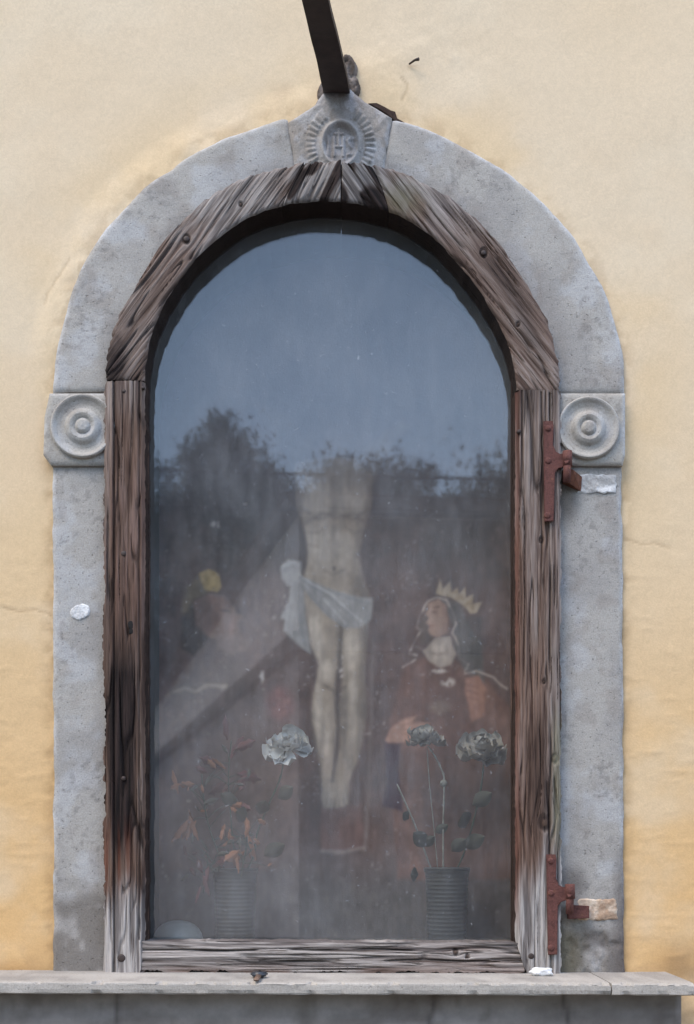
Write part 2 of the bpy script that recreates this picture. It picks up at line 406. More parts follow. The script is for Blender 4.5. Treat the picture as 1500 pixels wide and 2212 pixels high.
C = mix(C, alb(170, 128, 78), ss(90, 0, np.hypot((GX - 20) / 1.3, (GY - 2100) / .5)) * .6)
C = mix(C, alb(176, 134, 86), ss(120, 0, np.hypot((GX - 1470) / .8, (GY - 2085) / .6)) * .6)
for ck, wd_, dep in (([(868, 168), (880, 185), (872, 205), (866, 216)], 2.5, .35), ([(1350, 1168), (1385, 1176), (1410, 1170), (1448, 1182)], 2.5, .3), ([(0, 1310), (40, 1322), (78, 1318), (112, 1330)], 2.5, .35), ([(150, 560), (120, 600), (96, 655)], 2.2, .25)):
    xx_ = GX + 12 * (fbm(GX * .03, GY * .03, 44) - .5); yy_ = GY + 12 * (fbm(GX * .03, GY * .03, 45) - .5)
    dc = np.min([np.hypot(0, 0) + segd_(xx_, yy_, *a, *b) for a, b in zip(ck[:-1], ck[1:])], 0)
    H = H - .0007 * ss(5, 0, dc); C = mix(C, alb(150, 122, 92), ss(wd_ + 2.5, 0, dc) * dep)
C = mix(C, alb(160, 128, 92), ss(34, 0, dist) * ss(.42, .62, fbm(GX * .04, GY * .04, 46)) * .24)
C = mix(C, alb(150, 124, 96), ss(2000, 2100, GY) * ss(.45, .65, fbm(GX * .012, GY * .02, 47)) * .30)
C = C * (.955 + .09 * vn(GX * .21, GY * .21, 48))[..., None]
keep = ~((dist[:-1, :-1] < -30) & (dist[1:, 1:] < -30) & (dist[:-1, 1:] < -30) & (dist[1:, :-1] < -30))
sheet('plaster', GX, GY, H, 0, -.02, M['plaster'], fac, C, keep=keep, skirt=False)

# nail stub with its scar in the plaster
V, F = tube_mesh([P(884, 138, .004), P(897, 129, .012), P(905, 127, .017)], [.0016, .0022, .003], 8)
mesh('nail', V, F, M['nail'], fac)

# ------------------------------------------------------------------ stone surround
sur = thing('shrine_surround', P(730, 2085, 0), 'weathered grey stone arch with a carved keystone and rosettes', 'stone arch')
base_stone = alb(177, 173, 167)
def stone_col(PX, PY, seed, tint=(1, 1, 1), edge=None):
    C = np.broadcast_to(base_stone * np.array(tint), PX.shape + (3,))
    C = mix(C, alb(150, 147, 145), ss(.38, .66, fbm(PX * .012, PY * .008, seed)) * .45)
    C = mix(C, alb(198, 201, 206), ss(.50, .72, fbm(PX * .016, PY * .016, seed + 5)) * .35)
    C = mix(C, alb(142, 132, 124), ss(.56, .74, fbm(PX * .03, PY * .02, seed + 9)) * .3)
    C = mix(C, alb(112, 108, 106), ss(.60, .72, fbm(PX * .09, PY * .10, seed + 13, 3)) * .35 * ss(.40, .6, fbm(PX * .01, PY * .01, seed + 20)))
    if edge is not None: C = mix(C, alb(212, 215, 220), ss(16, 2, edge + 8 * fbm(PX * .05, PY * .05, seed + 16)) * ss(.42, .6, fbm(PX * .03, PY * .03, seed + 15)) * .5)
    return C
def relief(PX, PY, seed):
    return .0012 * (fbm(PX * .02, PY * .02, seed) - .5) + .0010 * (fbm(PX * .09, PY * .09, seed + 3, 3) - .5)
SD = .012   # stone stands this far proud of the plaster
def edge_wear(e, PX, PY, seed, depth=.005, w=4):
    return depth * np.exp(-np.clip(e, 0, None) / (w * (.5 + 1.2 * fbm(PX * .03, PY * .03, seed))))

# jambs
for x0, x1, outer, seed in ((113, 262, 'L', 101), (1180, 1345, 'R', 131)):
    PX, PY = grid(x0, x1, 1000, 2101, 3, 3)
    t = (PX - x0) / (x1 - x0)
    jit = (fbm(PY * .02, PY * 0 + seed, seed, 4) - .5) * 7 + (PY - 1000) / 1090 * (6 if outer == 'R' else 2)
    PX = PX + jit * ((1 - t) if outer == 'L' else t)
    e = (PX - x0 - jit) if outer == 'L' else (x1 + jit - PX)
    Hh = SD + relief(PX, PY, seed) - edge_wear(e, PX, PY, seed)
    Cc = stone_col(PX, PY, seed, edge=e)
    low = ss(0, 1, (PY - (1960 if outer == 'R' else 1900) + 90 * (fbm(PX * .02, PY * .02, seed + 31) - .5)) / 60)
    Cc = mix(Cc, alb(122, 116, 110) if outer == 'L' else alb(104, 98, 94), low * (.85 if outer == 'L' else .8))
    Cc = mix(Cc, alb(172, 168, 164), low * ss(.5, .66, fbm(PX * .014, PY * .012, seed + 41)) * .8)
    if outer == 'R':
        Cc = mix(Cc, alb(112, 106, 86), low * ss(1290, 1225, PX) * .7)
        Cc = mix(Cc, alb(92, 84, 76), ss(70, 12, np.hypot((PX - 1222) * 1.5, (PY - 1078) * .8)) * .75)
        Cc = mix(Cc, alb(86, 80, 76), ss(46, 8, np.hypot((PX - 1238) , (PY - 1905) * .9)) * .6)
        Cc = mix(Cc, alb(100, 92, 88), ss(30, 0, 1345 - PX) * ss(1780, 1950, PY) * .7)  # lower outer edge darkened, a shadow painted into the stone colour
        Hh = Hh - .005 * low * ss(.45, .7, fbm(PX * .03, PY * .025, seed + 60))
    Cc = mix(Cc, alb(112, 104, 98), ss(1030, 1006, PY) * .5)  # painted shadow: jamb darkened just under the projecting impost block
    sheet('jamb_stone', PX, PY, Hh, SD, -.05, M['stone'], sur, Cc)

# arch stones
def polar_sheet(th0, th1, rin, rout, du, dv):
    """th0/th1: functions of t (0 inner .. 1 outer)"""
    nt_ = max(3, int(np.mean([rout(1.5) - rin(1.5)]) / du)); t = np.linspace(0, 1, nt_)
    nvv = max(4, int(abs(th1(.5) - th0(.5)) * 520 / dv)); v = np.linspace(0, 1, nvv)
    T, Vv = np.meshgrid(t, v)
    TH = th0(T) + (th1(T) - th0(T)) * Vv
    RR = rin(TH) * (1 - T) + rout(TH) * T
    return T, Vv, TH, RR
def ang(x, y):
    a = math.atan2(CY - y, x - CX); return a + 2 * math.pi if a < -1.5 else a
for a0, a1, seed in (((ang(262, 843), ang(108, 846)), (ang(637, 352), ang(622, 258)), 161), ((ang(830, 356), ang(846, 258)), (ang(1190, 848), ang(1352, 848)), 191)):
    T, Vv, TH, RR = polar_sheet(lambda t: a0[0] + (a0[1] - a0[0]) * t, lambda t: a1[0] + (a1[1] - a1[0]) * t, lambda q: wd_out(q) - 26, st_out, 3, 3)
    RR = RR + T * ((fbm(TH * 9, TH * 0 + 3, seed, 5) - .5) * 9)
    PX = CX + RR * np.cos(TH); PY = CY - RR * np.sin(TH)
    e = (1 - T) * 130
    je = np.minimum(Vv, 1 - Vv) * 600
    Hh = SD + relief(PX, PY, seed) - edge_wear(e, PX, PY, seed, .005, 4) - edge_wear(je, PX, PY, seed + 2, .004, 3)
    Cc = stone_col(PX, PY, seed, edge=e)
    Cc = mix(Cc, alb(140, 134, 130), ss(.5, .2, T) * .45 * ss(.35, .6, fbm(PX * .01, PY * .01, seed + 77)))
    sheet('arch_stone', PX, PY, Hh, SD, -.05, M['stone'], sur, Cc)

# keystone with the carved sunburst medallion
PY_, U_ = np.meshgrid(np.linspace(181, 372, 128), np.linspace(0, 1, 150), indexing='ij')
xl = np.interp(PY_, [181, 198, 222, 260, 352, 372], [716, 696, 682, 622, 636, 639]); xr = np.interp(PY_, [181, 198, 216, 250, 355, 372], [752, 770, 790, 847, 831, 829])
PX = xl + (xr - xl) * U_ + (fbm(PY_ * .05, U_ * 3, 5) - .5) * 6 * np.where((U_ < .02) | (U_ > .98), 1, 0); PY = PY_
mx, my = 736, 312
q = np.hypot((PX - mx) / 43, (PY - my) / 52); an = np.arctan2(PY - my, PX - mx)
er = .35 + .9 * fbm(PX * .03, PY * .03, 71)
Hh = SD + .005 + relief(PX, PY, 70)
Hh = Hh + .006 * np.exp(-((q - .92) / .11) ** 2) - .004 * ss(.86, .7, q)
rays = ss(1.22, 1.30, q) * ss(1.86, 1.72, q + .10 * vn(np.floor(an / .1745 * 1.0), an * 0, 3))
rays = rays * (.5 + .5 * np.cos(an * 36)) ** .8 * ss(.02, .12, np.abs(np.abs(an + math.pi / 2) - 0) - .38)
Hh = Hh + .0042 * rays * np.clip(er * 1.5 - .45, 0, 1)
def segd(PX, PY, x0, y0, x1, y1):
    dx, dy = x1 - x0, y1 - y0; t = np.clip(((PX - x0) * dx + (PY - y0) * dy) / (dx * dx + dy * dy), 0, 1)
    return np.hypot(PX - x0 - t * dx, PY - y0 - t * dy)
let = []
def strokes(lst): return np.min([segd(PX, PY, *s) for s in lst], 0)
Sx = [(768, 300, 757, 296), (757, 296, 751, 303), (751, 303, 756, 312), (756, 312, 765, 320), (765, 320, 764, 331), (764, 331, 752, 332)]
dlet = strokes([(709, 294, 709, 334), (722, 294, 722, 334), (742, 294, 742, 334), (722, 314, 742, 314), (732, 278, 732, 314), (724, 286, 740, 286)] + Sx)
Hh = Hh + .0030 * ss(4.6, 1.4, dlet) * (.3 + .7 * er) + .0022 * (fbm(PX * .07, PY * .07, 79) - .5)
ed = np.minimum(np.minimum(PX - xl, xr - PX), PY - 181)
Hh = Hh - edge_wear(ed, PX, PY, 73, .007, 5)
Cc = stone_col(PX, PY, 75, (.80, .77, .76), None)
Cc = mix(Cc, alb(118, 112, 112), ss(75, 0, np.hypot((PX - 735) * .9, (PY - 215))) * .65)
Cc = mix(Cc, alb(142, 136, 136), ss(1.0, .8, q) * .5)
Cc = mix(Cc, alb(196, 196, 200), ss(.5, .7, fbm(PX * .05, PY * .04, 78)) * .35)
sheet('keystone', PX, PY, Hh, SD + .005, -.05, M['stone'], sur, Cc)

# impost blocks with rosettes
for x0, x1, cx, cy, rad, seed in ((92, 262, 180, 922, 69, 211), (1180, 1352, 1271, 926, 67, 241)):
    PX, PY = grid(x0, x1, 848, 1004, 2.5, 2.5)
    left = cx < 700
    e = (PX - x0) if left else (x1 - PX)
    eb = 1004 - PY
    # cut lower outer corner
    cut = np.clip(22 - eb, 0, None) * ss(22, 0, e) * .8
    PX = PX + (cut if left else -cut * .3) + (np.interp(PY, [848, 900, 1004], [14, 3, 0]) * (1 - (PX - x0) / (x1 - x0)) if left else 0)
    e2 = np.minimum(np.minimum(e, eb), PY - 848)
    Hh = SD + .011 + relief(PX, PY, seed) - edge_wear(e2, PX, PY, seed, .005, 4)
    Cc = stone_col(PX, PY, seed, (1.0, .99, .97), e)
    ib = sheet('impost_block', PX, PY, Hh, SD + .01, -.05, M['stone'], sur, Cc)
    k = rad * S * .99
    prof = [(0.001, .0165), (.16, .0160), (.205, .0130), (.25, .0090), (.31, .0125), (.40, .0150), (.48, .0120), (.58, .0045), (.70, .0035), (.82, .0065), (.91, .0120), (.96, .0130), (1.0, .0100), (1.005, -.002)]
    rf = []
    for i in range(len(prof) - 1):
        for j in range(4):
            f = j / 4; rf.append((prof[i][0] * (1 - f) + prof[i + 1][0] * f, prof[i][1] * (1 - f) + prof[i + 1][1] * f))
    rf.append(prof[-1])
    V, F = lathe([(r * k, h * .8) for r, h in rf], 72, 'y'); V = np.array(V)
    c = P(cx, cy, SD + .011); V = V + np.array([c.x, -(SD + .0095), c.z])
    nn = fbm(V[:, 0] * 90 + 9, V[:, 2] * 90 + 9, seed + 3); V[:, 1] += .0014 * (nn - .5); 
    n2 = fbm(V[:, 0] * 400, V[:, 2] * 400, seed + 4); V[:, 1] += .0008 * (n2 - .5)
    pxv = V[:, 0] / S + 750; pyv = HY - (V[:, 2] - ZC) / S
    mesh('rosette', V, F, M['stone'], ib, stone_col(pxv, pyv, seed + 7, (1.0, .985, .96)))

# mortar: fill round the iron bar, patches beside the hinges
def blob(name, pts, d0, h, mat, parent, col, seed, rough=.004, back=-.01, dome=.5, freq=.06):
    pts = np.array(pts, float); c = pts.mean(0); n = 72
    aa = np.arctan2(pts[:, 1] - c[1], pts[:, 0] - c[0]); o = np.argsort(aa); aa = aa[o]; rr = np.hypot(*(pts[o] - c).T)
    aa = np.concatenate([aa - 2 * math.pi, aa, aa + 2 * math.pi]); rr = np.tile(rr, 3)
    tt = np.linspace(-math.pi, math.pi, n + 1); T, Q = np.meshgrid(np.linspace(0, 1, 18), tt)
    ro = np.interp(Q, aa, rr) * (1 + .16 * (fbm(np.cos(Q) * 3 + 5, np.sin(Q) * 3 + 5, seed) - .5))
    PX = c[0] + np.cos(Q) * ro * T; PY = c[1] + np.sin(Q) * ro * T
    H = d0 + h * (1 - T ** 4 * dome) - h * .9 * ss(.9, 1, T) + rough * (fbm(PX * freq, PY * freq, seed + 1) - .5)
    PX[-1] = PX[0]; PY[-1] = PY[0]; H[-1] = H[0]
    x, z = PXZ(PX, PY, d0); V = np.stack([x, -H, z], -1)[:-1]
    nv, nu = V.shape[:2]; idx = np.arange(nv * nu).reshape(nv, nu); j = np.roll(idx, -1, 0)
    F = np.stack([idx[:, :-1], idx[:, 1:], j[:, 1:], j[:, :-1]], -1).reshape(-1, 4)
    a = V.reshape(-1, 3)[F[20]]; 
    if np.cross(a[1] - a[0], a[2] - a[1])[1] > 0: F = F[:, ::-1]
    col_ = col(PX[:-1], PY[:-1]) if callable(col) else np.broadcast_to(col, V.shape)
    return mesh(name, V.reshape(-1, 3), np.ascontiguousarray(F), mat, parent, col_)
def mcol(a, b, seed): return lambda x, y: mix(np.broadcast_to(a, x.shape + (3,)), b, ss(.35, .65, fbm(x * .05, y * .05, seed)))
blob('mortar_fill', [(745, 116), (757, 122), (774, 145), (770, 165), (774, 208), (760, 222), (725, 226), (690, 222), (684, 200), (694, 178), (712, 172), (735, 165)], .003, .010, M['mortar'], sur, mcol(alb(138, 128, 122), alb(98, 88, 82), 5), 301, .012, dome=.25, freq=.2)
def rect_pts(x0, y0, x1, y1, seed):
    u = np.linspace(0, 1, 14); g = np.random.default_rng(seed)
    p = [(x0 + (x1 - x0) * t, y0) for t in u] + [(x1, y0 + (y1 - y0) * t) for t in u[1:]] + [(x1 - (x1 - x0) * t, y1) for t in u[1:]] + [(x0, y1 - (y1 - y0) * t) for t in u[1:-1]]
    return [(a + g.uniform(-2, 2), b + g.uniform(-2, 2)) for a, b in p]
blob('mortar_patch', rect_pts(1250, 1025, 1331, 1065, 3), SD + .001, .0022, M['mortar'], sur, mcol(alb(238, 238, 238), alb(186, 184, 182), 6), 311, .0035, dome=.1)
blob('mortar_patch', rect_pts(1246, 1942, 1335, 1988, 4), SD - .001, .004, M['mortar'], sur, mcol(alb(226, 208, 188), alb(178, 152, 130), 7), 321, .006, dome=.2)
blob('putty_dab', [(150, 1322), (160, 1312), (172, 1306), (194, 1312), (192, 1328), (176, 1338), (160, 1336)], SD + .0005, .002, M['mortar'], sur, mcol(alb(240, 240, 240), alb(210, 210, 210), 8), 331, .002, dome=.1)
# broken plaster edge over the right haunch: an open dark joint
OPEN_JOINT = [(798, 218), (816, 217), (834, 226), (846, 233), (856, 236), (860, 250), (874, 258), (892, 267), (876, 268), (862, 262), (850, 252), (838, 241), (820, 230)]

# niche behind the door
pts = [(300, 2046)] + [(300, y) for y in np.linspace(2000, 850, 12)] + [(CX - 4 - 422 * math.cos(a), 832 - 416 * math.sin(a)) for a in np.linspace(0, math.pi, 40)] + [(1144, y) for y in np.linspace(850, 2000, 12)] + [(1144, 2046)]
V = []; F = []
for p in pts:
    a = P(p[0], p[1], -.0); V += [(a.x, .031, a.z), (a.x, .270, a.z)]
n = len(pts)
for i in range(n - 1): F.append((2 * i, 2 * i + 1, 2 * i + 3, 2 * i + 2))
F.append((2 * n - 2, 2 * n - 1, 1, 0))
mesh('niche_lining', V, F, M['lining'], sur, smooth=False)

# ------------------------------------------------------------------ sill and apron
sill = thing('stone_sill', P(750, 2112, .1), 'pale worn stone ledge under the shrine, cracked near one end', 'ledge')
SF = .19
def slab(x0, x1, seed):
    """closed slab, cross-section in (depth, height), worn front lip"""
    n = max(4, int((x1 - x0) / 6)); xs = np.linspace(x0, x1, n)
    prof = [(-.02, 2098), (.03, 2098.3), (.08, 2098.8), (.12, 2099.2), (.16, 2099.8), (.182, 2100.2), (.187, 2100.8), (.1895, 2102.2), (.190, 2105), (.1905, 2114), (.190, 2121), (.187, 2124), (.17, 2124.6), (-.02, 2125)]
    m = len(prof); V = []; Cc = []
    for i, x in enumerate(xs):
        for j, (dd, yy) in enumerate(prof):
            wob = (fbm(np.array([x * .02]), np.array([j * .7 + seed]), seed)[0] - .5)
            chip = max(0, fbm(np.array([x * .05]), np.array([2.0]), seed + 9)[0] - .56) * .06
            d2 = dd + (wob * .004 - (chip if 5 <= j <= 7 else 0) - (.2 * chip if j >= 10 else 0) if 4 < j < 13 else 0)
            y2 = yy + wob * 2.2 + (chip * 220 if j in (6, 7) else 0) - (chip * 40 if j in (10, 11) else 0) + (x / 1500 - .5) * 4
            V.append(((x - 750) * S, -d2, ZC + (HY - y2) * S))
            c = base_stone * np.array([1.02, 1.0, .98]) * (1.04 if j < 8 else .97)  # top and lip tinted lighter, front and underside darker: shading put into colour
            f = fbm(np.array([x * .01]), np.array([dd * 30]), seed + 2)[0]; c = c * (.8 + .4 * f)
            if j < 5: 
                g = float(ss(.4, .65, fbm(np.array([x * .02]), np.array([dd * 40]), seed + 3))); c = c * (1 - g * .35) + alb(104, 100, 98) * g * .35
            Cc.append(c)
    F = []
    for i in range(n - 1):
        for j in range(m - 1): F.append((i * m + j, (i + 1) * m + j, (i + 1) * m + j + 1, i * m + j + 1))
    F.append(tuple(range(m))); F.append(tuple(range((n - 1) * m, n * m))[::-1])
    o = mesh('slab', V, F, M['stone'], sill, np.array(Cc), smooth=False)
    return o
slab(-40 - 30, 1271, 401); slab(1273.5, 1438, 431)
PX, PY = grid(-60, 1428, 2125, 3050, 8, 8)
e = 1428 - PX
Hh = .142 + .002 * (fbm(PX * .01, PY * .01, 441) - .5) - edge_wear(e, PX, PY, 442, .006, 6)
Cc = mix(np.broadcast_to(alb(150, 143, 137), PX.shape + (3,)), alb(122, 114, 108), ss(.4, .65, fbm(PX * .006, PY * .012, 443)) * .7)
Cc = mix(Cc, alb(104, 94, 86), ss(.55, .75, fbm(PX * .02, PY * .008, 444)) * .5)
Cc = mix(Cc, alb(166, 160, 156), ss(.5, .7, fbm(PX * .008, PY * .02, 445)) * .5)
for ck in ([(944 - 20, 2112), (948 - 20, 2140), (938 - 20, 2180), (940 - 20, 2240)], [(288, 2112), (286, 2150), (287, 2200)], [(1185, 2112), (1190, 2150), (1200, 2200)]):
    dk_ = np.min([segd(PX, PY, *a, *b) for a, b in zip(ck[:-1], ck[1:])], 0)
    Hh = Hh - .004 * ss(6, 0, dk_); Cc = mix(Cc, alb(88, 80, 76), ss(9, 1, dk_) * .6)
sheet('apron', PX, PY, Hh, 0, -.02, M['apron'], sill, Cc)

# ------------------------------------------------------------------ wooden door
door = thing('shrine_door', P(715, 2100, .03), 'weathered arched wooden shrine door with a dusty glass pane', 'door')
WD = .036; WB = -.030
DARK, MID, PALE, SILV = alb(82, 62, 53), alb(118, 96, 84), alb(158, 144, 136), alb(186, 180, 176)
def wood(PX, PY, ang_, seed, silver=0.0, dark=0.0, knots=(), fine=1.0, red=0.0):
    ca, sa = math.cos(ang_), math.sin(ang_)
    a = PX * ca + PY * sa; c = -PX * sa + PY * ca
    for kx, ky, kr in knots:
        ka = kx * ca + ky * sa; kc = -kx * sa + ky * ca
        g = np.exp(-(((a - ka) / (kr * 3.2)) ** 2 + ((c - kc) / (kr * 2.2)) ** 2))
        c = c - np.tanh((c - kc) / kr) * kr * .9 * g
    w_ = 9 * (fbm(a * .0035, c * .018, seed, 3) - .5)
    cw = c + w_
    g1 = vn(cw * .26 * fine, a * .0105, seed + 1); g2 = vn(cw * .10 * fine, a * .005, seed + 2); g3 = vn(cw * .52 * fine, a * .026, seed + 3)
    g = .45 * g1 + .3 * g2 + .25 * g3
    big = fbm(cw * .025, a * .0045, seed + 5)
    n7 = vn(cw * .075 * fine, a * .0042, seed + 7); n8 = vn(cw * .13 * fine, a * .007, seed + 9)
    crack = np.clip(np.exp(-((n7 - .5) / .045) ** 2) * ss(.4, .6, vn(cw * .03, a * .008, seed + 8)) + .8 * np.exp(-((n8 - .42) / .05) ** 2) * ss(.5, .65, vn(cw * .04, a * .011, seed + 10)), 0, 1)
    C = mix(np.broadcast_to(DARK, PX.shape + (3,)), MID, ss(.22, .52, g))
    C = mix(C, PALE, ss(.50, .80, g + .5 * (big - .5)) * .55)
    C = C * (.74 + .52 * fbm(cw * .02, a * .006, seed + 11))[..., None]
    C = mix(C, alb(120, 88, 76), red * ss(.3, .7, g) * .7) if np.any(np.asarray(red) > 0) else C
    C = mix(C, mix(np.broadcast_to(alb(118, 112, 110), PX.shape + (3,)), SILV, ss(.3, .65, g)), np.clip(silver, 0, 1))
    C = mix(C, mix(np.broadcast_to(alb(20, 16, 17), PX.shape + (3,)), alb(50, 38, 36), ss(.35, .7, g)), np.clip(dark, 0, 1))
    crack = crack * (1 - .6 * np.clip(silver, 0, 1))
    C = mix(C, alb(38, 29, 26), crack * .8)
    Hh = .0030 * (g - .5) + .0012 * (big - .5) - .0050 * crack
    for kx, ky, kr in knots:
        r = np.hypot((PX - kx), (PY - ky) * .75) / kr
        C = mix(C, alb(46, 34, 30), ss(1.15, .6, r) * .85); C = mix(C, alb(104, 84, 72), ss(.5, .2, r) * .7)
        Hh = Hh - .002 * ss(1.15, .9, r) + .0015 * ss(.6, .2, r)
    return C, Hh
def ragged(PX, PY, ex, ey, seed, amp):
    return amp * (vn(PY * .05 + ex, PX * .05 + ey, seed) - .5) + amp * .6 * (vn(PY * .21 + ex, PX * .2 + ey, seed + 1) - .5)

# left stile
PX, PY = grid(221, 312, 822, 2103, 1.3, 3.2)
t = (PX - 221) / 91.0
bo = np.interp(PY, [822, 1000, 2040, 2103], [6, 2, 3, 0])
PX = 221 + bo * (1 - t) + t * 91 + (1 - t) * ragged(PX * 0, PY, 0, 0, 501, 7) * (PY < 1990) + t * ragged(PX * 0, PY, 9, 9, 503, 3) + np.where(PY > 2040, t * (2040 - PY) * .12, 0)
sil = ss(1880, 1990, PY + 60 * (vn(PX * .08, PY * .01, 5) - .5)) * .95 + ss(930, 840, PY) * .25
ctr = np.exp(-((PX - 264 + 6 * (vn(PY * .01, PY * 0, 8) - .5)) / 27) ** 2)
drk = ss(1330, 1560, PY) * ss(1900, 1770, PY + 90 * (vn(PX * .09, PY * .004, 9) - .5)) * ss(.12, .55, ctr) * 1.1 + .35 * ss(1150, 1350, PY) * ss(1750, 1500, PY) + .25 * ss(830, 1100, PY) * ss(1300, 1100, PY)
Cc, Hw = wood(PX, PY, math.pi / 2, 511, sil, np.clip(drk, 0, .96), fine=.8, red=ss(900, 1100, PY) * ss(1500, 1300, PY) * .8 + 0 * PX)
Cc = mix(Cc, alb(110, 62, 44), ss(1740, 1860, PY) * ss(1960, 1870, PY) * ss(.45, .7, vn(PX * .14, PY * .003, 12)) * .55 * ss(300, 270, PX))
fil = np.exp(-((PX - 246) / 2.6) ** 2) + .7 * np.exp(-((PX - 301) / 2.2) ** 2) * (PY < 2030)
Hh = WD + Hw - .006 * fil - .004 * ss(244, 236, PX) - .006 * ss(302, 312, PX)
Cc = mix(Cc, alb(36, 28, 26), np.clip(fil, 0, 1) * .6); Cc = mix(Cc, PALE, ss(242, 232, PX) * .35 * ss(1500, 1000, PY))
e = np.minimum(PX - 223, 312 - PX); Hh = Hh - .004 * np.exp(-np.clip(e, 0, 99) / 3)
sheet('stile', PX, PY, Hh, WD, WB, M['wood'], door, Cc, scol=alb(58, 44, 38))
# right stile
PX, PY = grid(1115, 1213, 842, 2106, 1.3, 3.2)
t = (PX - 1115) / 98.0
PX = PX + np.where(PY > 850, 1, 0) * t * ragged(PX * 0, PY, 3, 3, 521, 5) + (1 - t) * ragged(PX * 0, PY, 5, 5, 523, 2.2) * (PY > 950) + np.where(PY > 2036, (1 - t) * (PY - 2036) * .35, 0)
sil = ss(1820, 1960, PY + 90 * (vn(PX * .09, PY * .008, 5) - .5)) * .95 + .30 * ss(1165, 1200, PX) + .25 * ss(.5, .7, vn(PX * .05, PY * .003, 15))
drk = .55 * ss(1480, 1640, PY) * ss(1860, 1700, PY) * np.exp(-((PX - 1160) / 20) ** 2) + .6 * ss(940, 850, PY) * np.exp(-((PX - 1140) / 22) ** 2)
Cc, Hw = wood(PX, PY, math.pi / 2, 531, sil, drk, ((1170, 1166, 6), (1176, 1472, 5), (1200, 1640, 9), (1178, 1778, 15), (1182, 955, 6)), fine=1.1, red=.35 * ss(1500, 1700, PY) + 0 * PX)
Cc = mix(Cc, alb(110, 72, 62), ss(1128, 1118, PX) * .6 * ss(2030, 1950, PY))
Cc = mix(Cc, alb(132, 132, 112), ss(1185, 1205, PX) * ss(1500, 1600, PY) * ss(1900, 1750, PY) * .6)
fil = .8 * np.exp(-((PX - 1129) / 2.2) ** 2) * ss(1100, 1000, PY) + np.exp(-((PX - 1190 - 6 * (vn(PY * .008, PY * 0, 4) - .5)) / 2.0) ** 2) * ss(.35, .55, vn(PY * .006, PY * 0 + 2, 19))
Hh = WD + Hw - .005 * fil - .006 * ss(1125, 1115, PX); Cc = mix(Cc, alb(40, 30, 27), np.clip(fil, 0, 1) * .7)
e = np.minimum(PX - 1115, 1212 - PX); Hh = Hh - .004 * np.exp(-np.clip(e, 0, 99) / 3)
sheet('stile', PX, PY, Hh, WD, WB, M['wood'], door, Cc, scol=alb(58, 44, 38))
# bottom rail
PX, PY = grid(304, 1134, 2035, 2102, 3.0, 1.3)
t = (PY - 2035) / 67
PY = PY + t * (ragged(PY * 0, PX, 0, 0, 541, 9)) + (1 - t) * ragged(PY * 0, PX, 7, 7, 543, 2.5) + (PX - 720) / 830 * 4
Cc, Hw = wood(PX, PY, 0.01, 551, .78 - .35 * ss(800, 1100, PX) * ss(.35, .6, vn(PX * .01, PY * .06, 4)), .25 * ss(.55, .75, vn(PX * .006, PY * .05, 17)), ((985, 2058, 7), (1010, 2066, 5)), fine=1.1)
fil = np.exp(-((PY - 2052 - 5 * (vn(PX * .01, PX * 0, 3) - .5)) / 1.7) ** 2) * ss(.3, .5, vn(PX * .012, PX * 0 + 5, 29)) + np.exp(-((PY - 2076 - 7 * (vn(PX * .01, PX * 0, 6) - .5)) / 1.8) ** 2) * ss(.3, .5, vn(PX * .009, PX * 0 + 9, 31))
Hh = WD - .003 + Hw * 1.3 - .006 * fil; Cc = mix(Cc, alb(44, 36, 33), np.clip(fil, 0, 1) * .8); Cc = mix(Cc, alb(112, 84, 70), ss(2082, 2100, PY) * .5 * ss(.4, .6, vn(PX * .012, PY * .02, 41)))
sheet('bottom_rail', PX, PY, Hh, WD, WB, M['woodh'], door, Cc)
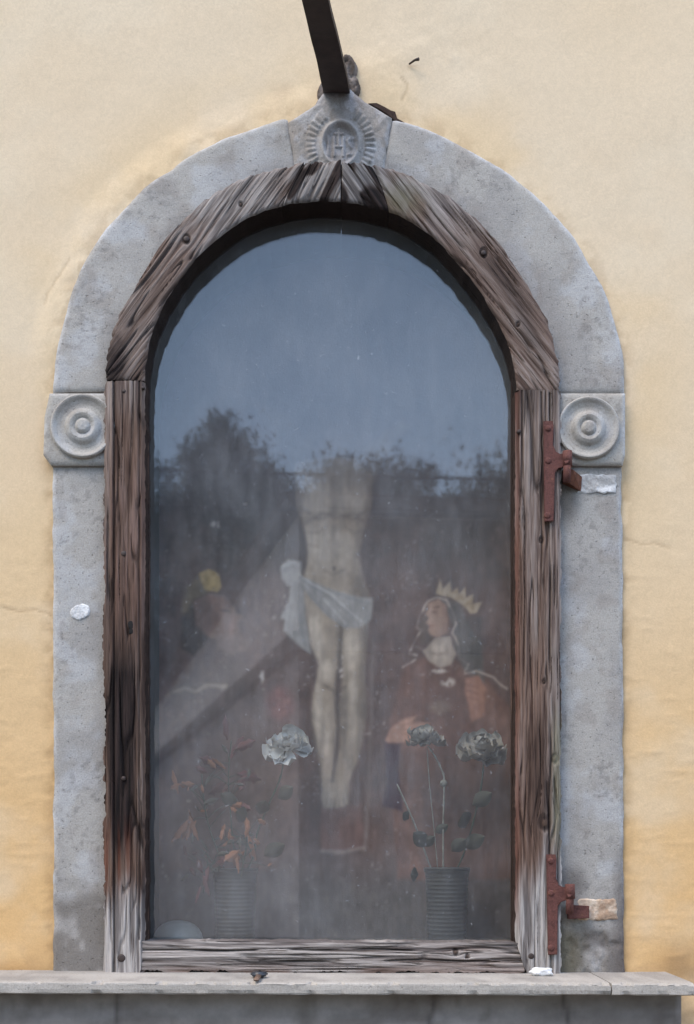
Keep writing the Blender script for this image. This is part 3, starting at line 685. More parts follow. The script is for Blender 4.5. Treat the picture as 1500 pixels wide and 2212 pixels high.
# arch boards
jl = (ang(610, 440), ang(658, 350)); jc = (ang(737, 436), ang(738, 348)); jr = (ang(841, 452), ang(802, 354))
el = (ang(312, 822), ang(232, 820)); er_ = (ang(1131, 842), ang(1210, 850))
boards = [  # start, end, grain angle, silver, dark, knots, seed
    (el, jl, -.93, .30, .18, ((403, 517, 9), (520, 440, 5)), 601), (jl, jc, -1.12, .25, .50, (), 631),
    (jc, jr, .98, .35, .45, (), 661), (jr, er_, .90, .25, .12, ((1046, 545, 9), (1120, 700, 5)), 691)]
gap = .0022
for i, (a0, a1, ga, sv, dv, kn, seed) in enumerate(boards):
    T, Vv, TH, RR = polar_sheet(lambda t: a0[0] + (a0[1] - a0[0]) * t + np.sign(a1[0] - a0[0]) * gap, lambda t: a1[0] + (a1[1] - a1[0]) * t - np.sign(a1[0] - a0[0]) * gap, wd_in, wd_out, 1.5, 1.8)
    ca, sa = math.cos(ga), math.sin(ga)
    px0 = CX + RR * np.cos(TH); py0 = CY - RR * np.sin(TH); cross = -px0 * sa + py0 * ca
    RR = RR + T ** 3 * (6 * (vn(cross * .09, cross * 0, seed) - .55) + 5 * (vn(cross * .31, cross * 0, seed + 1) - .5)) + (1 - T) ** 3 * 2.5 * (vn(TH * 22, TH * 0, seed + 2) - .5)
    PX = CX + RR * np.cos(TH); PY = CY - RR * np.sin(TH)
    if i == 0:
        sil = .15 + .55 * ss(.45, .7, fbm(PX * .008, PY * .008, seed + 9)) * ss(760, 520, PY); drk = .75 * ss(600, 760, PY) * ss(.3, .6, fbm(PX * .012, PY * .01, seed + 8)) * ss(300, 250, PX) + .15
    elif i == 3:
        sil = .10 + .55 * ss(.4, .65, fbm(PX * .02, PY * .01, seed + 9)) * ss(560, 420, PY); drk = .5 * np.exp(-((T - .55) / .22) ** 2) * ss(500, 600, PY) * ss(860, 700, PY) + .08
    else:
        sil = .85 * ss(.50, .62, vn((-PX * sa + PY * ca) * .06, (PX * ca + PY * sa) * .012, seed + 4)); drk = .95 * (1 - .8 * sil) * ss(.15, .4, fbm(PX * .02, PY * .02, seed + 6))
    Cc, Hw = wood(PX, PY, ga, seed, sil, drk, kn, fine=.85)
    if i == 3: Cc = mix(Cc, alb(112, 106, 78), np.exp(-(((PX - 868) / 45) ** 2 + ((PY - 430) / 38) ** 2)) * .6)
    Hh = WD + Hw * 1.15 - .005 * np.exp(-T * 90 / 3) - .004 * np.exp(-(1 - T) * 90 / 5) - .002 * np.exp(-np.minimum(Vv, 1 - Vv) * 400 / 3)
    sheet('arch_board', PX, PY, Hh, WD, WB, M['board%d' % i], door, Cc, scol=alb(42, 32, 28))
T, Vv, TH, RR = polar_sheet(lambda t: el[0] + 0 * t, lambda t: er_[0] + 0 * t, lambda q: wd_in(q) + 4, lambda q: wd_out(q) - 10, 8, 6)
sheet('arch_backing', CX + RR * np.cos(TH), CY - RR * np.sin(TH), np.full(TH.shape, WD - .016), WD, WB + .004, M['wood'], door, alb(46, 36, 32))
# glazing bead: an inner moulding round the pane
GD = -.016
path = [(ang(x, y), None) for x, y in ()]
pth = [(326, y) for y in np.linspace(2030, 850, 60)]
arc = np.linspace(math.pi - .045, .045, 120)
pin = [(CX + (wd_in(a) - 8) * math.cos(a), CY - (wd_in(a) - 8) * math.sin(a)) for a in arc]
lft = [(pin[0][0] + (y - pin[0][1]) * 0.001, y) for y in np.linspace(2036, 830, 60)]; rgt = [(pin[-1][0], y) for y in np.linspace(830, 2036, 60)]
line = np.array(lft + pin + rgt)
tang = np.gradient(line, axis=0); tang /= np.linalg.norm(tang, axis=1)[:, None]; nrm_ = np.stack([-tang[:, 1], tang[:, 0]], -1)
# inward normal points to the pane
if np.dot(nrm_[30], np.array([1, 0])) < 0: nrm_ = -nrm_
prof = [(-14, -.007), (0, -.007), (2, -.010), (3, -.014), (3.5, -.018), (3.5, -.022), (3.5, -.0235), (-14, -.0235)]
V = []; Cc = []
for i, (p, nv_) in enumerate(zip(line, nrm_)):
    wob = 1.0 * (vn(np.array([i * .2]), np.array([1.]), 77)[0] - .5)
    for j, (o, dd) in enumerate(prof):
        q_ = p + nv_ * (o + (wob if 0 < j < 6 else 0)); x, z = PXZ(q_[0], q_[1], dd); V.append((x, -dd, z))
        g = vn(np.array([i * .08]), np.array([j * 1.3]), 79)[0]
        Cc.append(alb(52, 40, 35) * (.6 + .8 * g) + (alb(120, 96, 84) * .5 if g > .72 else 0))
m_ = len(prof); F = []
for i in range(len(line) - 1):
    for j in range(m_): F.append((i * m_ + j, i * m_ + (j + 1) % m_, (i + 1) * m_ + (j + 1) % m_, (i + 1) * m_ + j))
bead = mesh('glazing_bead', V, F, M['wood'], door, np.array(Cc), smooth=False)

# glass pane with a film of dust
gm, n, l, b = newmat('dusty_glass'); n.remove(b)
outn = n['Material Output']
tr = n.new('ShaderNodeBsdfTransparent'); tr.inputs[0].default_value = (.95, .965, .96, 1)
gl = n.new('ShaderNodeBsdfGlossy'); gl.inputs['Roughness'].default_value = .028
fr = n.new('ShaderNodeFresnel')      # the pane is thin: both faces reflect as air-to-glass
geo = n.new('ShaderNodeNewGeometry'); mr = n.new('ShaderNodeMapRange'); l.new(geo.outputs['Backfacing'], mr.inputs[0])
mr.inputs[3].default_value = 1.7; mr.inputs[4].default_value = 1 / 1.7; l.new(mr.outputs[0], fr.inputs[0])
m1 = n.new('ShaderNodeMixShader'); l.new(fr.outputs[0], m1.inputs[0]); l.new(tr.outputs[0], m1.inputs[1]); l.new(gl.outputs[0], m1.inputs[2])
df = n.new('ShaderNodeBsdfDiffuse'); df.inputs[0].default_value = (.52, .54, .57, 1)
v1 = vmap(n, l, (1, 1, .25)); v0 = vmap(n, l)
streak = ramp(n, l, noise(n, l, 55, 4, v1), [(.32, .68), (.72, 1.28)])
blot = ramp(n, l, noise(n, l, 5, 5, v0), [(.35, .5), (.7, 1.3)])
speck = ramp(n, l, noise(n, l, 150, 2, v0), [(.69, 0), (.74, 3.5)])
mm = n.new('ShaderNodeMath'); mm.operation = 'MULTIPLY'; l.new(streak, mm.inputs[0]); l.new(blot, mm.inputs[1])
ma = n.new('ShaderNodeMath'); ma.operation = 'ADD'; l.new(mm.outputs[0], ma.inputs[0]); l.new(speck, ma.inputs[1])
mk = n.new('ShaderNodeMath'); mk.operation = 'MULTIPLY'; l.new(ma.outputs[0], mk.inputs[0]); mk.inputs[1].default_value = .066
m2 = n.new('ShaderNodeMixShader'); l.new(mk.outputs[0], m2.inputs[0]); l.new(m1.outputs[0], m2.inputs[1]); l.new(df.outputs[0], m2.inputs[2])
l.new(m2.outputs[0], outn.inputs[0])
bmg = bmesh.new()
gp = [P(p[0], p[1], -.018) for p in [(line[0][0], 2056)] + list(line[::3]) + [(line[-1][0], 2056)]]
gp = [Vector((p.x, .024, p.z)) for p in gp]
f0 = bmg.faces.new([bmg.verts.new(p) for p in gp])
ex = bmesh.ops.extrude_face_region(bmg, geom=[f0]); bmesh.ops.translate(bmg, verts=[v for v in ex['geom'] if isinstance(v, bmesh.types.BMVert)], vec=(0, .003, 0))
pane = bmo('glass_pane', bmg, gm, door, smooth=False); pane['label'] = 'dusty glass pane mirroring the sky and a house'

# nails, keyhole
def disc(name, px, py, d, r, h, mat, parent, n=14):
    V, F = lathe([(.0003, h), (r * .6, h * .95), (r * .9, h * .6), (r, 0), (r, -.004)], n, 'y'); c = P(px, py, d)
    return mesh(name, np.array(V) + np.array([c.x, c.y, c.z]), F, mat, parent)
for px, py, r in ((268, 845, .004), (310, 838, .003), (268, 1196, .0058), (267, 1682, .0045), (263, 2070, .008), (1122, 932, .004), (1148, 2066, .006), (403, 516, .006), (1045, 546, .005)):
    disc('nail', px, py, WD - .001, r, .0025, M['nail'], door)
kh = blob('keyhole', [(279, 1341), (287, 1341), (289, 1352), (286, 1358), (288, 1370), (279, 1370), (281, 1358), (277, 1352)], WD - .001, .002, M['black'], door, (.008, .007, .007), 9, .0005)

# hinge straps (screwed to the door) and their pintles (leaded into the stone)
def plate(name, outline, d0, th_, mat, parent, bev=.0012):
    bm = bmesh.new(); vv = [bm.verts.new(P(x, y, d0)) for x, y in outline]
    for v_ in vv: v_.co.y = -d0
    f = bm.faces.new(vv); e_ = bmesh.ops.extrude_face_region(bm, geom=[f])
    bmesh.ops.translate(bm, verts=[v for v in e_['geom'] if isinstance(v, bmesh.types.BMVert)], vec=(0, -th_, 0))
    bmesh.ops.bevel(bm, geom=[x for x in bm.edges if abs(x.verts[0].co.y - x.verts[1].co.y) < 1e-6], offset=bev, segments=2, affect='EDGES')
    return bmo(name, bm, mat, parent, smooth=False)
HD = WD + .002
plate('open_joint', [(x - 2, y + 9) for x, y in OPEN_JOINT], .001, .0065, mat_plain('broken_edge', alb(62, 46, 40), .95, .4, 150, bs=.6), fac, .0008)
def hinge(y0, x0, lean, screws, pint):
    o = [(x0, y0), (x0 + 20, y0), (x0 + 22, y0 + 10), (x0 + 21 + lean * .3, y0 + 52), (x0 + 27, y0 + 66), (x0 + 36, y0 + 71), (x0 + 58, y0 + 66), (x0 + 60, y0 + 90), (x0 + 46, y0 + 98), (x0 + 32, y0 + 103), (x0 + 25, y0 + 112), (x0 + 23 + lean, y0 + 216), (x0 + 3 + lean, y0 + 217), (x0 + 1 + lean * .3, y0 + 80)]
    s = plate('hinge_strap', o, HD, .005, M['rust'], door); s['label'] = 'maroon painted iron hinge strap'
    for sx, sy in screws: disc('screw', x0 + sx, y0 + sy, HD + .005, .0062, .0022, M['rust'], s)
    kc = x0 + 52
    tube('knuckle', [P(kc, y0 + 64, HD + .004), P(kc + .5, y0 + 96, HD + .004)], .0092, M['rust'], s, 16)
for y0, x0, lean, kind in ((911, 1174, -1, 0), (1846, 1180, 1, 1)):
    hinge(y0, x0, lean, ((11, 14), (11, 84), (10 + lean, 202)), None)
    kc = x0 + 52; pa = P(kc, y0 + 97, HD + .006)
    if kind == 0:
        # pintle arm slants out from the stone
        bm = bmesh.new()
        a = [P(1219, 1010, .036), P(1238, 1014, .036), P(1258, 1030, .018), P(1256, 1062, .014), P(1240, 1050, .026), P(1220, 1038, .032)]
        f = bm.faces.new([bm.verts.new(p) for p in a]); e_ = bmesh.ops.extrude_face_region(bm, geom=[f])
        bmesh.ops.translate(bm, verts=[v for v in e_['geom'] if isinstance(v, bmesh.types.BMVert)], vec=(0, .030, 0))
        pn = bmo('hinge_pintle', bm, M['rustraw'], sur, smooth=False)
    else:
        pn = plate('hinge_pintle', [(1221, y0 + 108), (1266, y0 + 110), (1266, y0 + 136), (1222, y0 + 138)], -.005, .034, M['rust'], sur)
    pn['label'] = 'rusty iron pintle block leaded into the stone'
    tube('pin', [pa + Vector((0, 0, .01)), pa + Vector((0, .004, -.028))], .0075, M['rust'], pn, 14)

# ------------------------------------------------------------------ iron bar above the keystone
bar = thing('iron_bracket', P(727, 192, .0), 'dark flat iron bar jutting out of the wall over the keystone', 'bracket')
cl = [(727, 196, -.02), (727, 190, .03), (722, 166, .07), (712, 120, .13), (699, 68, .19), (686, 14, .26), (672, -50, .34)]
cw_ = spline([P(x, y, d) for x, y, d in cl], 6)
V = []; F = []; nbar = len(cw_)
for i, p in enumerate(cw_):
    tn = (cw_[min(i + 1, nbar - 1)] - cw_[max(i - 1, 0)]).normalized()
    sd_ = Vector((1, .0, 0)); sd_ = (sd_ - tn * sd_.dot(tn)).normalized(); up_ = sd_.cross(tn).normalized()
    hw = .0262 - .0045 * i / nbar + .0003 * math.sin(i * .6); ht = .006
    for a_, b_ in ((-1, -1), (-.94, -1.25), (.94, -1.25), (1, -1), (1, 1), (-1, 1)): V.append(p + sd_ * hw * a_ + up_ * ht * b_)
for i in range(nbar - 1):
    for k in range(6): F.append((i * 6 + k, i * 6 + (k + 1) % 6, (i + 1) * 6 + (k + 1) % 6, (i + 1) * 6 + k))
F.append(tuple(range(6))); F.append(tuple(range((nbar - 1) * 6, nbar * 6))[::-1])
bm = bmesh.new(); bv = [bm.verts.new(v) for v in V]
for f in F: bm.faces.new([bv[i] for i in f])
bmo('bar', bm, M['iron'], bar, smooth=False)
disc('rivet', 699, 160, .078, .005, .003, M['nail'], bar)

# ------------------------------------------------------------------ painting on the back of the niche
PD = -.240
step = 2.6
gx = np.arange(290, 1152, step); gy = np.arange(470, 2080, step); GX, GY = np.meshgrid(gx, gy)
C = np.zeros(GX.shape + (3,)) + np.array([.085, .072, .066])
def paint(mask, col):
    global C
    C = mix(C, col, np.clip(mask, 0, 1))
def poly(pts, soft=4, wob=3, seed=1):
    pts = np.array(pts, float); x = GX + wob * 2 * (fbm(GX * .04, GY * .04, seed) - .5); y = GY + wob * 2 * (fbm(GX * .04, GY * .04, seed + 50) - .5)
    inside = np.zeros(GX.shape, bool); dd = np.full(GX.shape, 1e9); n = len(pts)
    for i in range(n):
        x0, y0 = pts[i]; x1, y1 = pts[(i + 1) % n]
        c = ((y0 > y) != (y1 > y)); xi = x0 + (y - y0) * (x1 - x0) / (y1 - y0 + 1e-9); inside ^= c & (x < xi)
        dd = np.minimum(dd, segd(x, y, x0, y0, x1, y1 + 1e-6))
    return ss(-soft, soft, np.where(inside, dd, -dd))
def line_(pts, w_=3, soft=2, seed=3, wob=3):
    x = GX + wob * 2 * (fbm(GX * .05, GY * .05, seed) - .5); y = GY + wob * 2 * (fbm(GX * .05, GY * .05, seed + 5) - .5)
    d = np.min([segd(x, y, *a, *b) for a, b in zip(pts[:-1], pts[1:])], 0); return ss(w_ + soft, w_ - soft, d)
def el_(cx, cy, rx, ry, soft=.3, a=0):
    dx = GX - cx; dy = GY - cy; ca, sa = math.cos(a), math.sin(a); u = (dx * ca + dy * sa) / rx; v = (-dx * sa + dy * ca) / ry
    return ss(1 + soft, 1 - soft, np.hypot(u, v))
# ground: dark sky above, warm brown below
paint(ss(1300, 700, GY), np.array([.060, .066, .085]))
paint(ss(1150, 1350, GY) * .8, np.array([.135, .088, .080]))
paint(ss(.45, .65, fbm(GX * .006, GY * .006, 3)) * ss(1000, 1300, GY) * .6, np.array([.17, .115, .10]))
paint(ss(1780, 1950, GY) * .8, np.array([.10, .098, .10]))
paint(el_(620, 1960, 170, 120, .5) * .5, np.array([.15, .14, .14])); paint(el_(780, 1990, 160, 70, .5) * .4, np.array([.17, .165, .16]))
# cross behind the figure
paint(poly([(690, 880), (800, 880), (806, 1840), (690, 1836)], 6) * .35, np.array([.14, .085, .065]))
paint(line_([(806, 1380), (800, 1600), (792, 1800), (786, 1838)], 3, 3) * .35, np.array([.32, .28, .25]))
paint(poly([(692, 1745), (782, 1742), (788, 1836), (694, 1838)], 5) * .8, np.array([.20, .11, .09])); paint(line_([(694, 1838), (740, 1842), (786, 1832)], 4, 4) * .5, np.array([.38, .34, .31]))
FL, FS, FH = np.array([.315, .272, .215]), np.array([.10, .078, .064]), np.array([.56, .51, .43])
# torso and raised arms
paint(poly([(648, 1010), (600, 930), (540, 872), (556, 856), (622, 905), (690, 985)], 9) * .55, FS * 1.2)
paint(poly([(752, 1010), (800, 960), (868, 905), (884, 922), (830, 985), (800, 1060)], 9) * .6, FL * .9)
paint(el_(725, 1180, 140, 260, .5) * .45, np.array([.055, .045, .045])); paint(el_(725, 1560, 100, 230, .5) * .4, np.array([.06, .048, .045]))
tors = poly([(640, 1000), (700, 985), (765, 990), (802, 1030), (800, 1100), (784, 1150), (774, 1195), (784, 1250), (800, 1300), (655, 1300), (654, 1250), (668, 1200), (660, 1150), (643, 1090)], 6)
paint(tors, FL); paint(tors * ss(740, 815, GX + .1 * (GY - 1100)) * .75, FS); paint(tors * ss(668, 645, GX) * .6, FS)
paint(tors * el_(690, 1080, 32, 40, .6) * .5, FH); paint(tors * el_(700, 1190, 36, 50, .7) * .45, FH); paint(tors * line_([(722, 1030), (720, 1130), (724, 1250)], 5, 8) * .32, FS)
paint(tors * line_([(660, 1130), (700, 1108), (730, 1120), (765, 1110), (795, 1135)], 4, 5) * .45, FS)
paint(el_(700, 955, 34, 46, .4, .4) * .6, FS * 1.4)
paint(tors * el_(765, 1075, 26, 32, .6) * .45, FH); paint(tors * el_(745, 1190, 16, 44, .7) * .3, FH)
for q_ in ([(652, 1098), (690, 1122), (716, 1112)], [(736, 1112), (764, 1122), (796, 1100)], [(664, 1150), (690, 1150), (704, 1138)], [(746, 1138), (764, 1152), (780, 1148)], [(664, 1176), (686, 1180)], [(700, 1232), (722, 1240), (742, 1232)]): paint(tors * line_(q_, 3, 5) * .42, FS)
paint(el_(722, 1228, 4, 6, .5) * .6, FS * .6)
# legs
lt = poly([(656, 1290), (735, 1290), (738, 1380), (730, 1440), (722, 1500), (728, 1560), (722, 1640), (716, 1700), (722, 1742), (700, 1744), (694, 1690), (688, 1640), (674, 1560), (676, 1500), (690, 1440), (668, 1380)], 5)
rt = poly([(732, 1330), (796, 1330), (790, 1420), (786, 1460), (792, 1540), (776, 1630), (754, 1690), (754, 1738), (726, 1744), (716, 1690), (734, 1620), (732, 1540), (740, 1470), (735, 1400)], 5)
paint(rt, FL * .86); paint(rt * ss(764, 792, GX) * .7, FS); paint(rt * el_(760, 1400, 18, 50, .6) * .5, FH)
paint(lt, FL); paint(lt * el_(682, 1380, 15, 60, .6) * .6, FH); paint(lt * el_(705, 1450, 16, 24, .6) * .5, FH); paint(lt * el_(688, 1540, 9, 60, .7) * .55, FH)
paint(rt * el_(762, 1490, 12, 22, .6) * .45, FH); paint(rt * el_(762, 1550, 9, 50, .7) * .4, FH); paint(lt * ss(712, 738, GX) * ss(1300, 1400, GY) * .5, FS); paint(lt * el_(706, 1600, 6, 60, .7) * .4, FH); paint(rt * el_(742, 1560, 8, 70, .6) * .5, FS)
paint(line_([(736, 1345), (737, 1400), (732, 1450), (728, 1520), (732, 1600), (718, 1690)], 4, 5) * .75, FS * .75)
paint(line_([(700, 1480), (722, 1492), (745, 1484)], 4, 4) * .5, FS); paint(poly([(698, 1692), (742, 1690), (752, 1726), (744, 1744), (702, 1745), (694, 1720)], 4) * .8, FL * 1.05)
for k in range(5): paint(line_([(706 + k * 9, 1726), (704 + k * 10, 1744)], 1.5, 2, wob=1) * .6, FS * .7)
paint(line_([(690, 1700), (690, 1640), (674, 1560)], 3, 4) * .5, FS * .8)
# loincloth
LC, LD, LH = np.array([.28, .285, .28]), np.array([.20, .21, .215]), np.array([.42, .43, .43])
lc = np.maximum(poly([(640, 1240), (690, 1262), (760, 1288), (804, 1292), (802, 1338), (776, 1356), (744, 1358), (700, 1325), (660, 1280)], 4), poly([(606, 1226), (622, 1210), (650, 1214), (652, 1262), (622, 1268), (608, 1250)], 4))
lc = np.maximum(lc, poly([(632, 1256), (654, 1262), (660, 1330), (672, 1412), (640, 1388), (612, 1362), (618, 1340), (606, 1335), (624, 1300)], 4))
paint(lc, LC)
for q_ in ([(648, 1250), (700, 1282), (760, 1330)], [(650, 1262), (690, 1310), (736, 1350)], [(640, 1262), (644, 1330), (660, 1396)], [(664, 1250), (730, 1284), (800, 1304)], [(612, 1234), (636, 1224)]): paint(lc * line_(q_, 3, 3) * .7, LD)
for q_ in ([(652, 1246), (712, 1282), (778, 1342)], [(630, 1262), (622, 1330), (614, 1350)], [(612, 1222), (640, 1214)], [(700, 1296), (748, 1346)]): paint(lc * line_(q_, 2.5, 2) * .7, LH)
# crowned woman with a veil
body = poly([(872, 1440), (935, 1412), (990, 1430), (1050, 1466), (1104, 1530), (1112, 1900), (860, 1900), (838, 1640), (842, 1560)], 7)
paint(body, np.array([.155, .088, .070])); paint(body * ss(.5, .65, fbm(GX * .02, GY * .012, 61)) * .5, np.array([.22, .135, .11])); paint(body * el_(990, 1760, 90, 160, .5) * .5, np.array([.085, .06, .052]))
veil = poly([(946, 1290), (990, 1302), (1012, 1345), (1040, 1392), (1046, 1480), (1002, 1446), (984, 1400), (976, 1340)], 4)
paint(veil, np.array([.125, .115, .11])); paint(poly([(1008, 1330), (1042, 1330), (1046, 1470), (1020, 1450)], 5) * .5, np.array([.09, .085, .08]))
paint(poly([(922, 1300), (915, 1330), (905, 1358), (908, 1395), (936, 1392), (934, 1330)], 4) * .7, np.array([.13, .105, .09]))
face = poly([(924, 1304), (946, 1294), (964, 1306), (970, 1335), (968, 1366), (948, 1378), (930, 1372), (925, 1362), (929, 1354), (921, 1345), (927, 1335), (919, 1328), (926, 1316)], 2.5, 1.5)
paint(face, np.array([.36, .25, .195])); paint(face * ss(945, 968, GX) * .55, np.array([.17, .10, .08])); paint(face * el_(931, 1330, 7, 16, .5) * .5, np.array([.5, .38, .31])); paint(face * el_(938, 1322, 7, 4, .5) * .6, np.array([.15, .09, .075])); paint(face * el_(952, 1338, 12, 20, .6) * .5, np.array([.44, .31, .24])); paint(line_([(936, 1313), (950, 1311)], 1.6, 1.5, wob=1) * .8, np.array([.12, .075, .06])); paint(line_([(926, 1352), (938, 1352)], 1.3, 1.5, wob=1) * .7, np.array([.2, .08, .07]))
wim = poly([(940, 1380), (972, 1374), (986, 1412), (976, 1434), (952, 1444), (930, 1430), (914, 1408), (926, 1398)], 3)
paint(wim, np.array([.40, .355, .31]))
for k in range(4): paint(wim * line_([(922 + 4 * k, 1402 + 4 * k), (946 + 3 * k, 1418 - 2 * k), (978, 1396 + 7 * k)], 1.4, 1.6, wob=2) * .5, np.array([.26, .22, .19]))
crown = poly([(942, 1284), (946, 1270), (952, 1250), (957, 1274), (972, 1256), (976, 1280), (988, 1268), (992, 1284), (1006, 1268), (1007, 1292), (1024, 1282), (1020, 1306), (1042, 1300), (1030, 1324), (1016, 1326), (1000, 1306), (975, 1290)], 2, 2)
paint(crown, np.array([.38, .33, .25])); paint(crown * ss(1286, 1312, GY - .35 * (GX - 940)) * .5, np.array([.22, .16, .1])); paint(crown * ss(.5, .65, fbm(GX * .09, GY * .09, 63)) * .6, np.array([.28, .2, .1]))
WL = np.array([.50, .45, .41])
for q_ in ([(966, 1296), (944, 1290), (922, 1300), (908, 1330), (901, 1356), (912, 1360), (898, 1382), (884, 1412), (900, 1416)], [(964, 1294), (976, 1320), (986, 1348), (978, 1368), (990, 1392), (992, 1424), (1012, 1436), (1004, 1452)], [(1004, 1456), (1030, 1450), (1066, 1464), (1096, 1488)], [(898, 1424), (870, 1442)], [(916, 1404), (900, 1398)]): paint(line_(q_, 1.6, 1.6, wob=2.5) * (.25 + .6 * ss(.35, .6, vn(GX * .06, GY * .06, 97))), WL)
hand = np.maximum(poly([(834, 1600), (842, 1574), (866, 1556), (900, 1544), (892, 1558), (930, 1562), (906, 1576), (910, 1590), (872, 1602), (842, 1606)], 3), 0)
paint(hand, np.array([.38, .235, .18])); 
for k in range(3): paint(hand * line_([(872, 1566 + 10 * k), (906, 1560 + 11 * k)], 1.3, 1.5, wob=1) * .6, np.array([.2, .11, .085]))
paint(poly([(1006, 1466), (1034, 1460), (1050, 1490), (1046, 1545), (1020, 1560), (1012, 1520), (1004, 1490)], 4), np.array([.31, .165, .115]))
for k in range(3): paint(line_([(1008, 1478 + 14 * k), (1032, 1486 + 13 * k)], 1.6, 1.6, wob=1) * .6, np.array([.16, .08, .06]))
paint(poly([(832, 1604), (866, 1606), (862, 1660), (866, 1700), (872, 1756), (826, 1742), (836, 1690)], 4) * .9, np.array([.055, .03, .048]))
paint(el_(950, 1528, 22, 14, .5) * .5, np.array([.3, .24, .19]))
# praying friar on the other side
paint(poly([(372, 1500), (420, 1440), (500, 1420), (560, 1450), (600, 1640), (600, 1880), (366, 1880)], 9), np.array([.135, .095, .082]))
paint(poly([(392, 1320), (404, 1268), (432, 1242), (448, 1280), (436, 1310), (410, 1330)], 6) * .85, np.array([.19, .145, .09]))
paint(poly([(430, 1240), (450, 1230), (472, 1240), (478, 1268), (470, 1280), (444, 1274), (436, 1258)], 3), np.array([.46, .33, .13])); paint(ss(.5, .65, fbm(GX * .1, GY * .1, 66)) * el_(455, 1255, 24, 24, .2) * .6, np.array([.30, .2, .07]))
fr_ = poly([(420, 1300), (450, 1284), (486, 1290), (504, 1312), (508, 1326), (524, 1332), (512, 1346), (516, 1360), (508, 1376), (490, 1384), (450, 1376), (424, 1350)], 4, 2)
paint(poly([(396, 1330), (420, 1296), (440, 1290), (446, 1340), (452, 1380), (420, 1420), (392, 1400)], 6) * .8, np.array([.045, .036, .034])); paint(fr_, np.array([.25, .155, .12])); paint(el_(440, 1330, 26, 40, .5) * .55, np.array([.085, .06, .055])); paint(fr_ * el_(494, 1336, 16, 26, .6) * .6, np.array([.36, .25, .21])); paint(line_([(478, 1318), (498, 1322)], 2, 2, wob=1) * .7, np.array([.07, .05, .045])); paint(line_([(504, 1362), (516, 1360)], 1.5, 2, wob=1) * .6, np.array([.1, .06, .05])); paint(line_([(452, 1284), (486, 1288), (504, 1312), (508, 1326), (524, 1332), (512, 1346), (516, 1360), (508, 1376)], 1.6, 2, wob=1) * .5, np.array([.33, .25, .21]))
paint(poly([(462, 1372), (510, 1368), (540, 1386), (534, 1404), (500, 1412), (470, 1400)], 6) * .7, np.array([.25, .18, .15]))
paint(line_([(378, 1494), (400, 1488), (424, 1492), (450, 1482), (486, 1484)], 4, 3, wob=5) * .7, np.array([.44, .37, .28]))
paint(poly([(366, 1560), (430, 1500), (470, 1560), (420, 1660), (372, 1680)], 10) * .4, np.array([.2, .14, .12]))
paint(el_(606, 1520, 28, 34, .5) * .75, np.array([.20, .085, .08])); paint(el_(606, 1520, 28, 34, .3) * ss(.5, .6, fbm(GX * .08, GY * .08, 68)) * .6, np.array([.27, .14, .125]))
# brushwork, age and flaking
C = C * (.80 + .40 * fbm(GX * .05, GY * .05, 81))[..., None] * (.88 + .24 * vn(GX * .25, GY * .02, 83))[..., None]
fl = .4 * ss(.88, .93, vn(GX * .17, GY * .14, 91)) * ss(.55, .72, fbm(GX * .012, GY * .012, 92))
paint(fl * .75 * ss(1000, 1200, GY), np.array([.55, .52, .49]))
fl = .5 * ss(.94, .97, vn(GX * .2, GY * .2, 93)) * ss(.45, .6, fbm(GX * .02, GY * .02, 94))
paint(fl * .8 * ss(1000, 1200, GY), np.array([.62, .60, .57]))
for cx, cy, rx, ry in ((742, 1424, 3, 16), (738, 1454, 5, 9), (950, 1450, 16, 4), (566, 1462, 5, 12), (968, 1474, 14, 9), (655, 1026, 10, 16), (530, 1090, 5, 4), (466, 1133, 10, 7)):
    paint(el_(cx, cy, rx, ry, .5) * ss(.35, .6, vn(GX * .18, GY * .18, 95)) * .8, np.array([.6, .57, .53]))
bgc = np.array([.125, .10, .097])
C = C * (.74 + .52 * fbm(GX * .022, GY * .022, 85))[..., None] * (.88 + .24 * vn(GX * .11, GY * .07, 86))[..., None]
for _ in range(1):
    Cp = np.pad(C, ((1, 1), (1, 1), (0, 0)), 'edge')
    C = (Cp[1:-1, 1:-1] * 4 + Cp[:-2, 1:-1] * 2 + Cp[2:, 1:-1] * 2 + Cp[1:-1, :-2] * 2 + Cp[1:-1, 2:] * 2 + Cp[:-2, :-2] + Cp[2:, 2:] + Cp[2:, :-2] + Cp[:-2, 2:]) / 16
C = C * .9 + C.mean(-1, keepdims=True) * .10
C = np.clip(bgc * .95 + (C - bgc) * 1.12, .012, 1)
C = mix(C, bgc * np.array([.9, .95, 1.1]), ss(1240, 940, GY) * .7)
C = np.clip(C, .01, 1) * np.array([1.42, 1.22, 1.14])
pm, n, l, b = newmat('oil_paint')
at = n.new('ShaderNodeAttribute'); at.attribute_name = 'col'; l.new(at.outputs['Color'], b.inputs['Base Color'])
b.inputs['Roughness'].default_value = .8; b.inputs['Specular IOR Level'].default_value = .2
bump(n, l, b, noise(n, l, 220, 4, vmap(n, l)), .3, .001)
thp = np.arctan2(832 - GY, GX - 722); rp_ = np.hypot(GX - 722, GY - 832)
po = sheet('painting', GX, GY, np.full(GX.shape, PD), PD, PD - .018, pm, None, C)
tag(po, 'faded painting of a crucified figure between a friar and a crowned woman, behind the glass', 'painting')

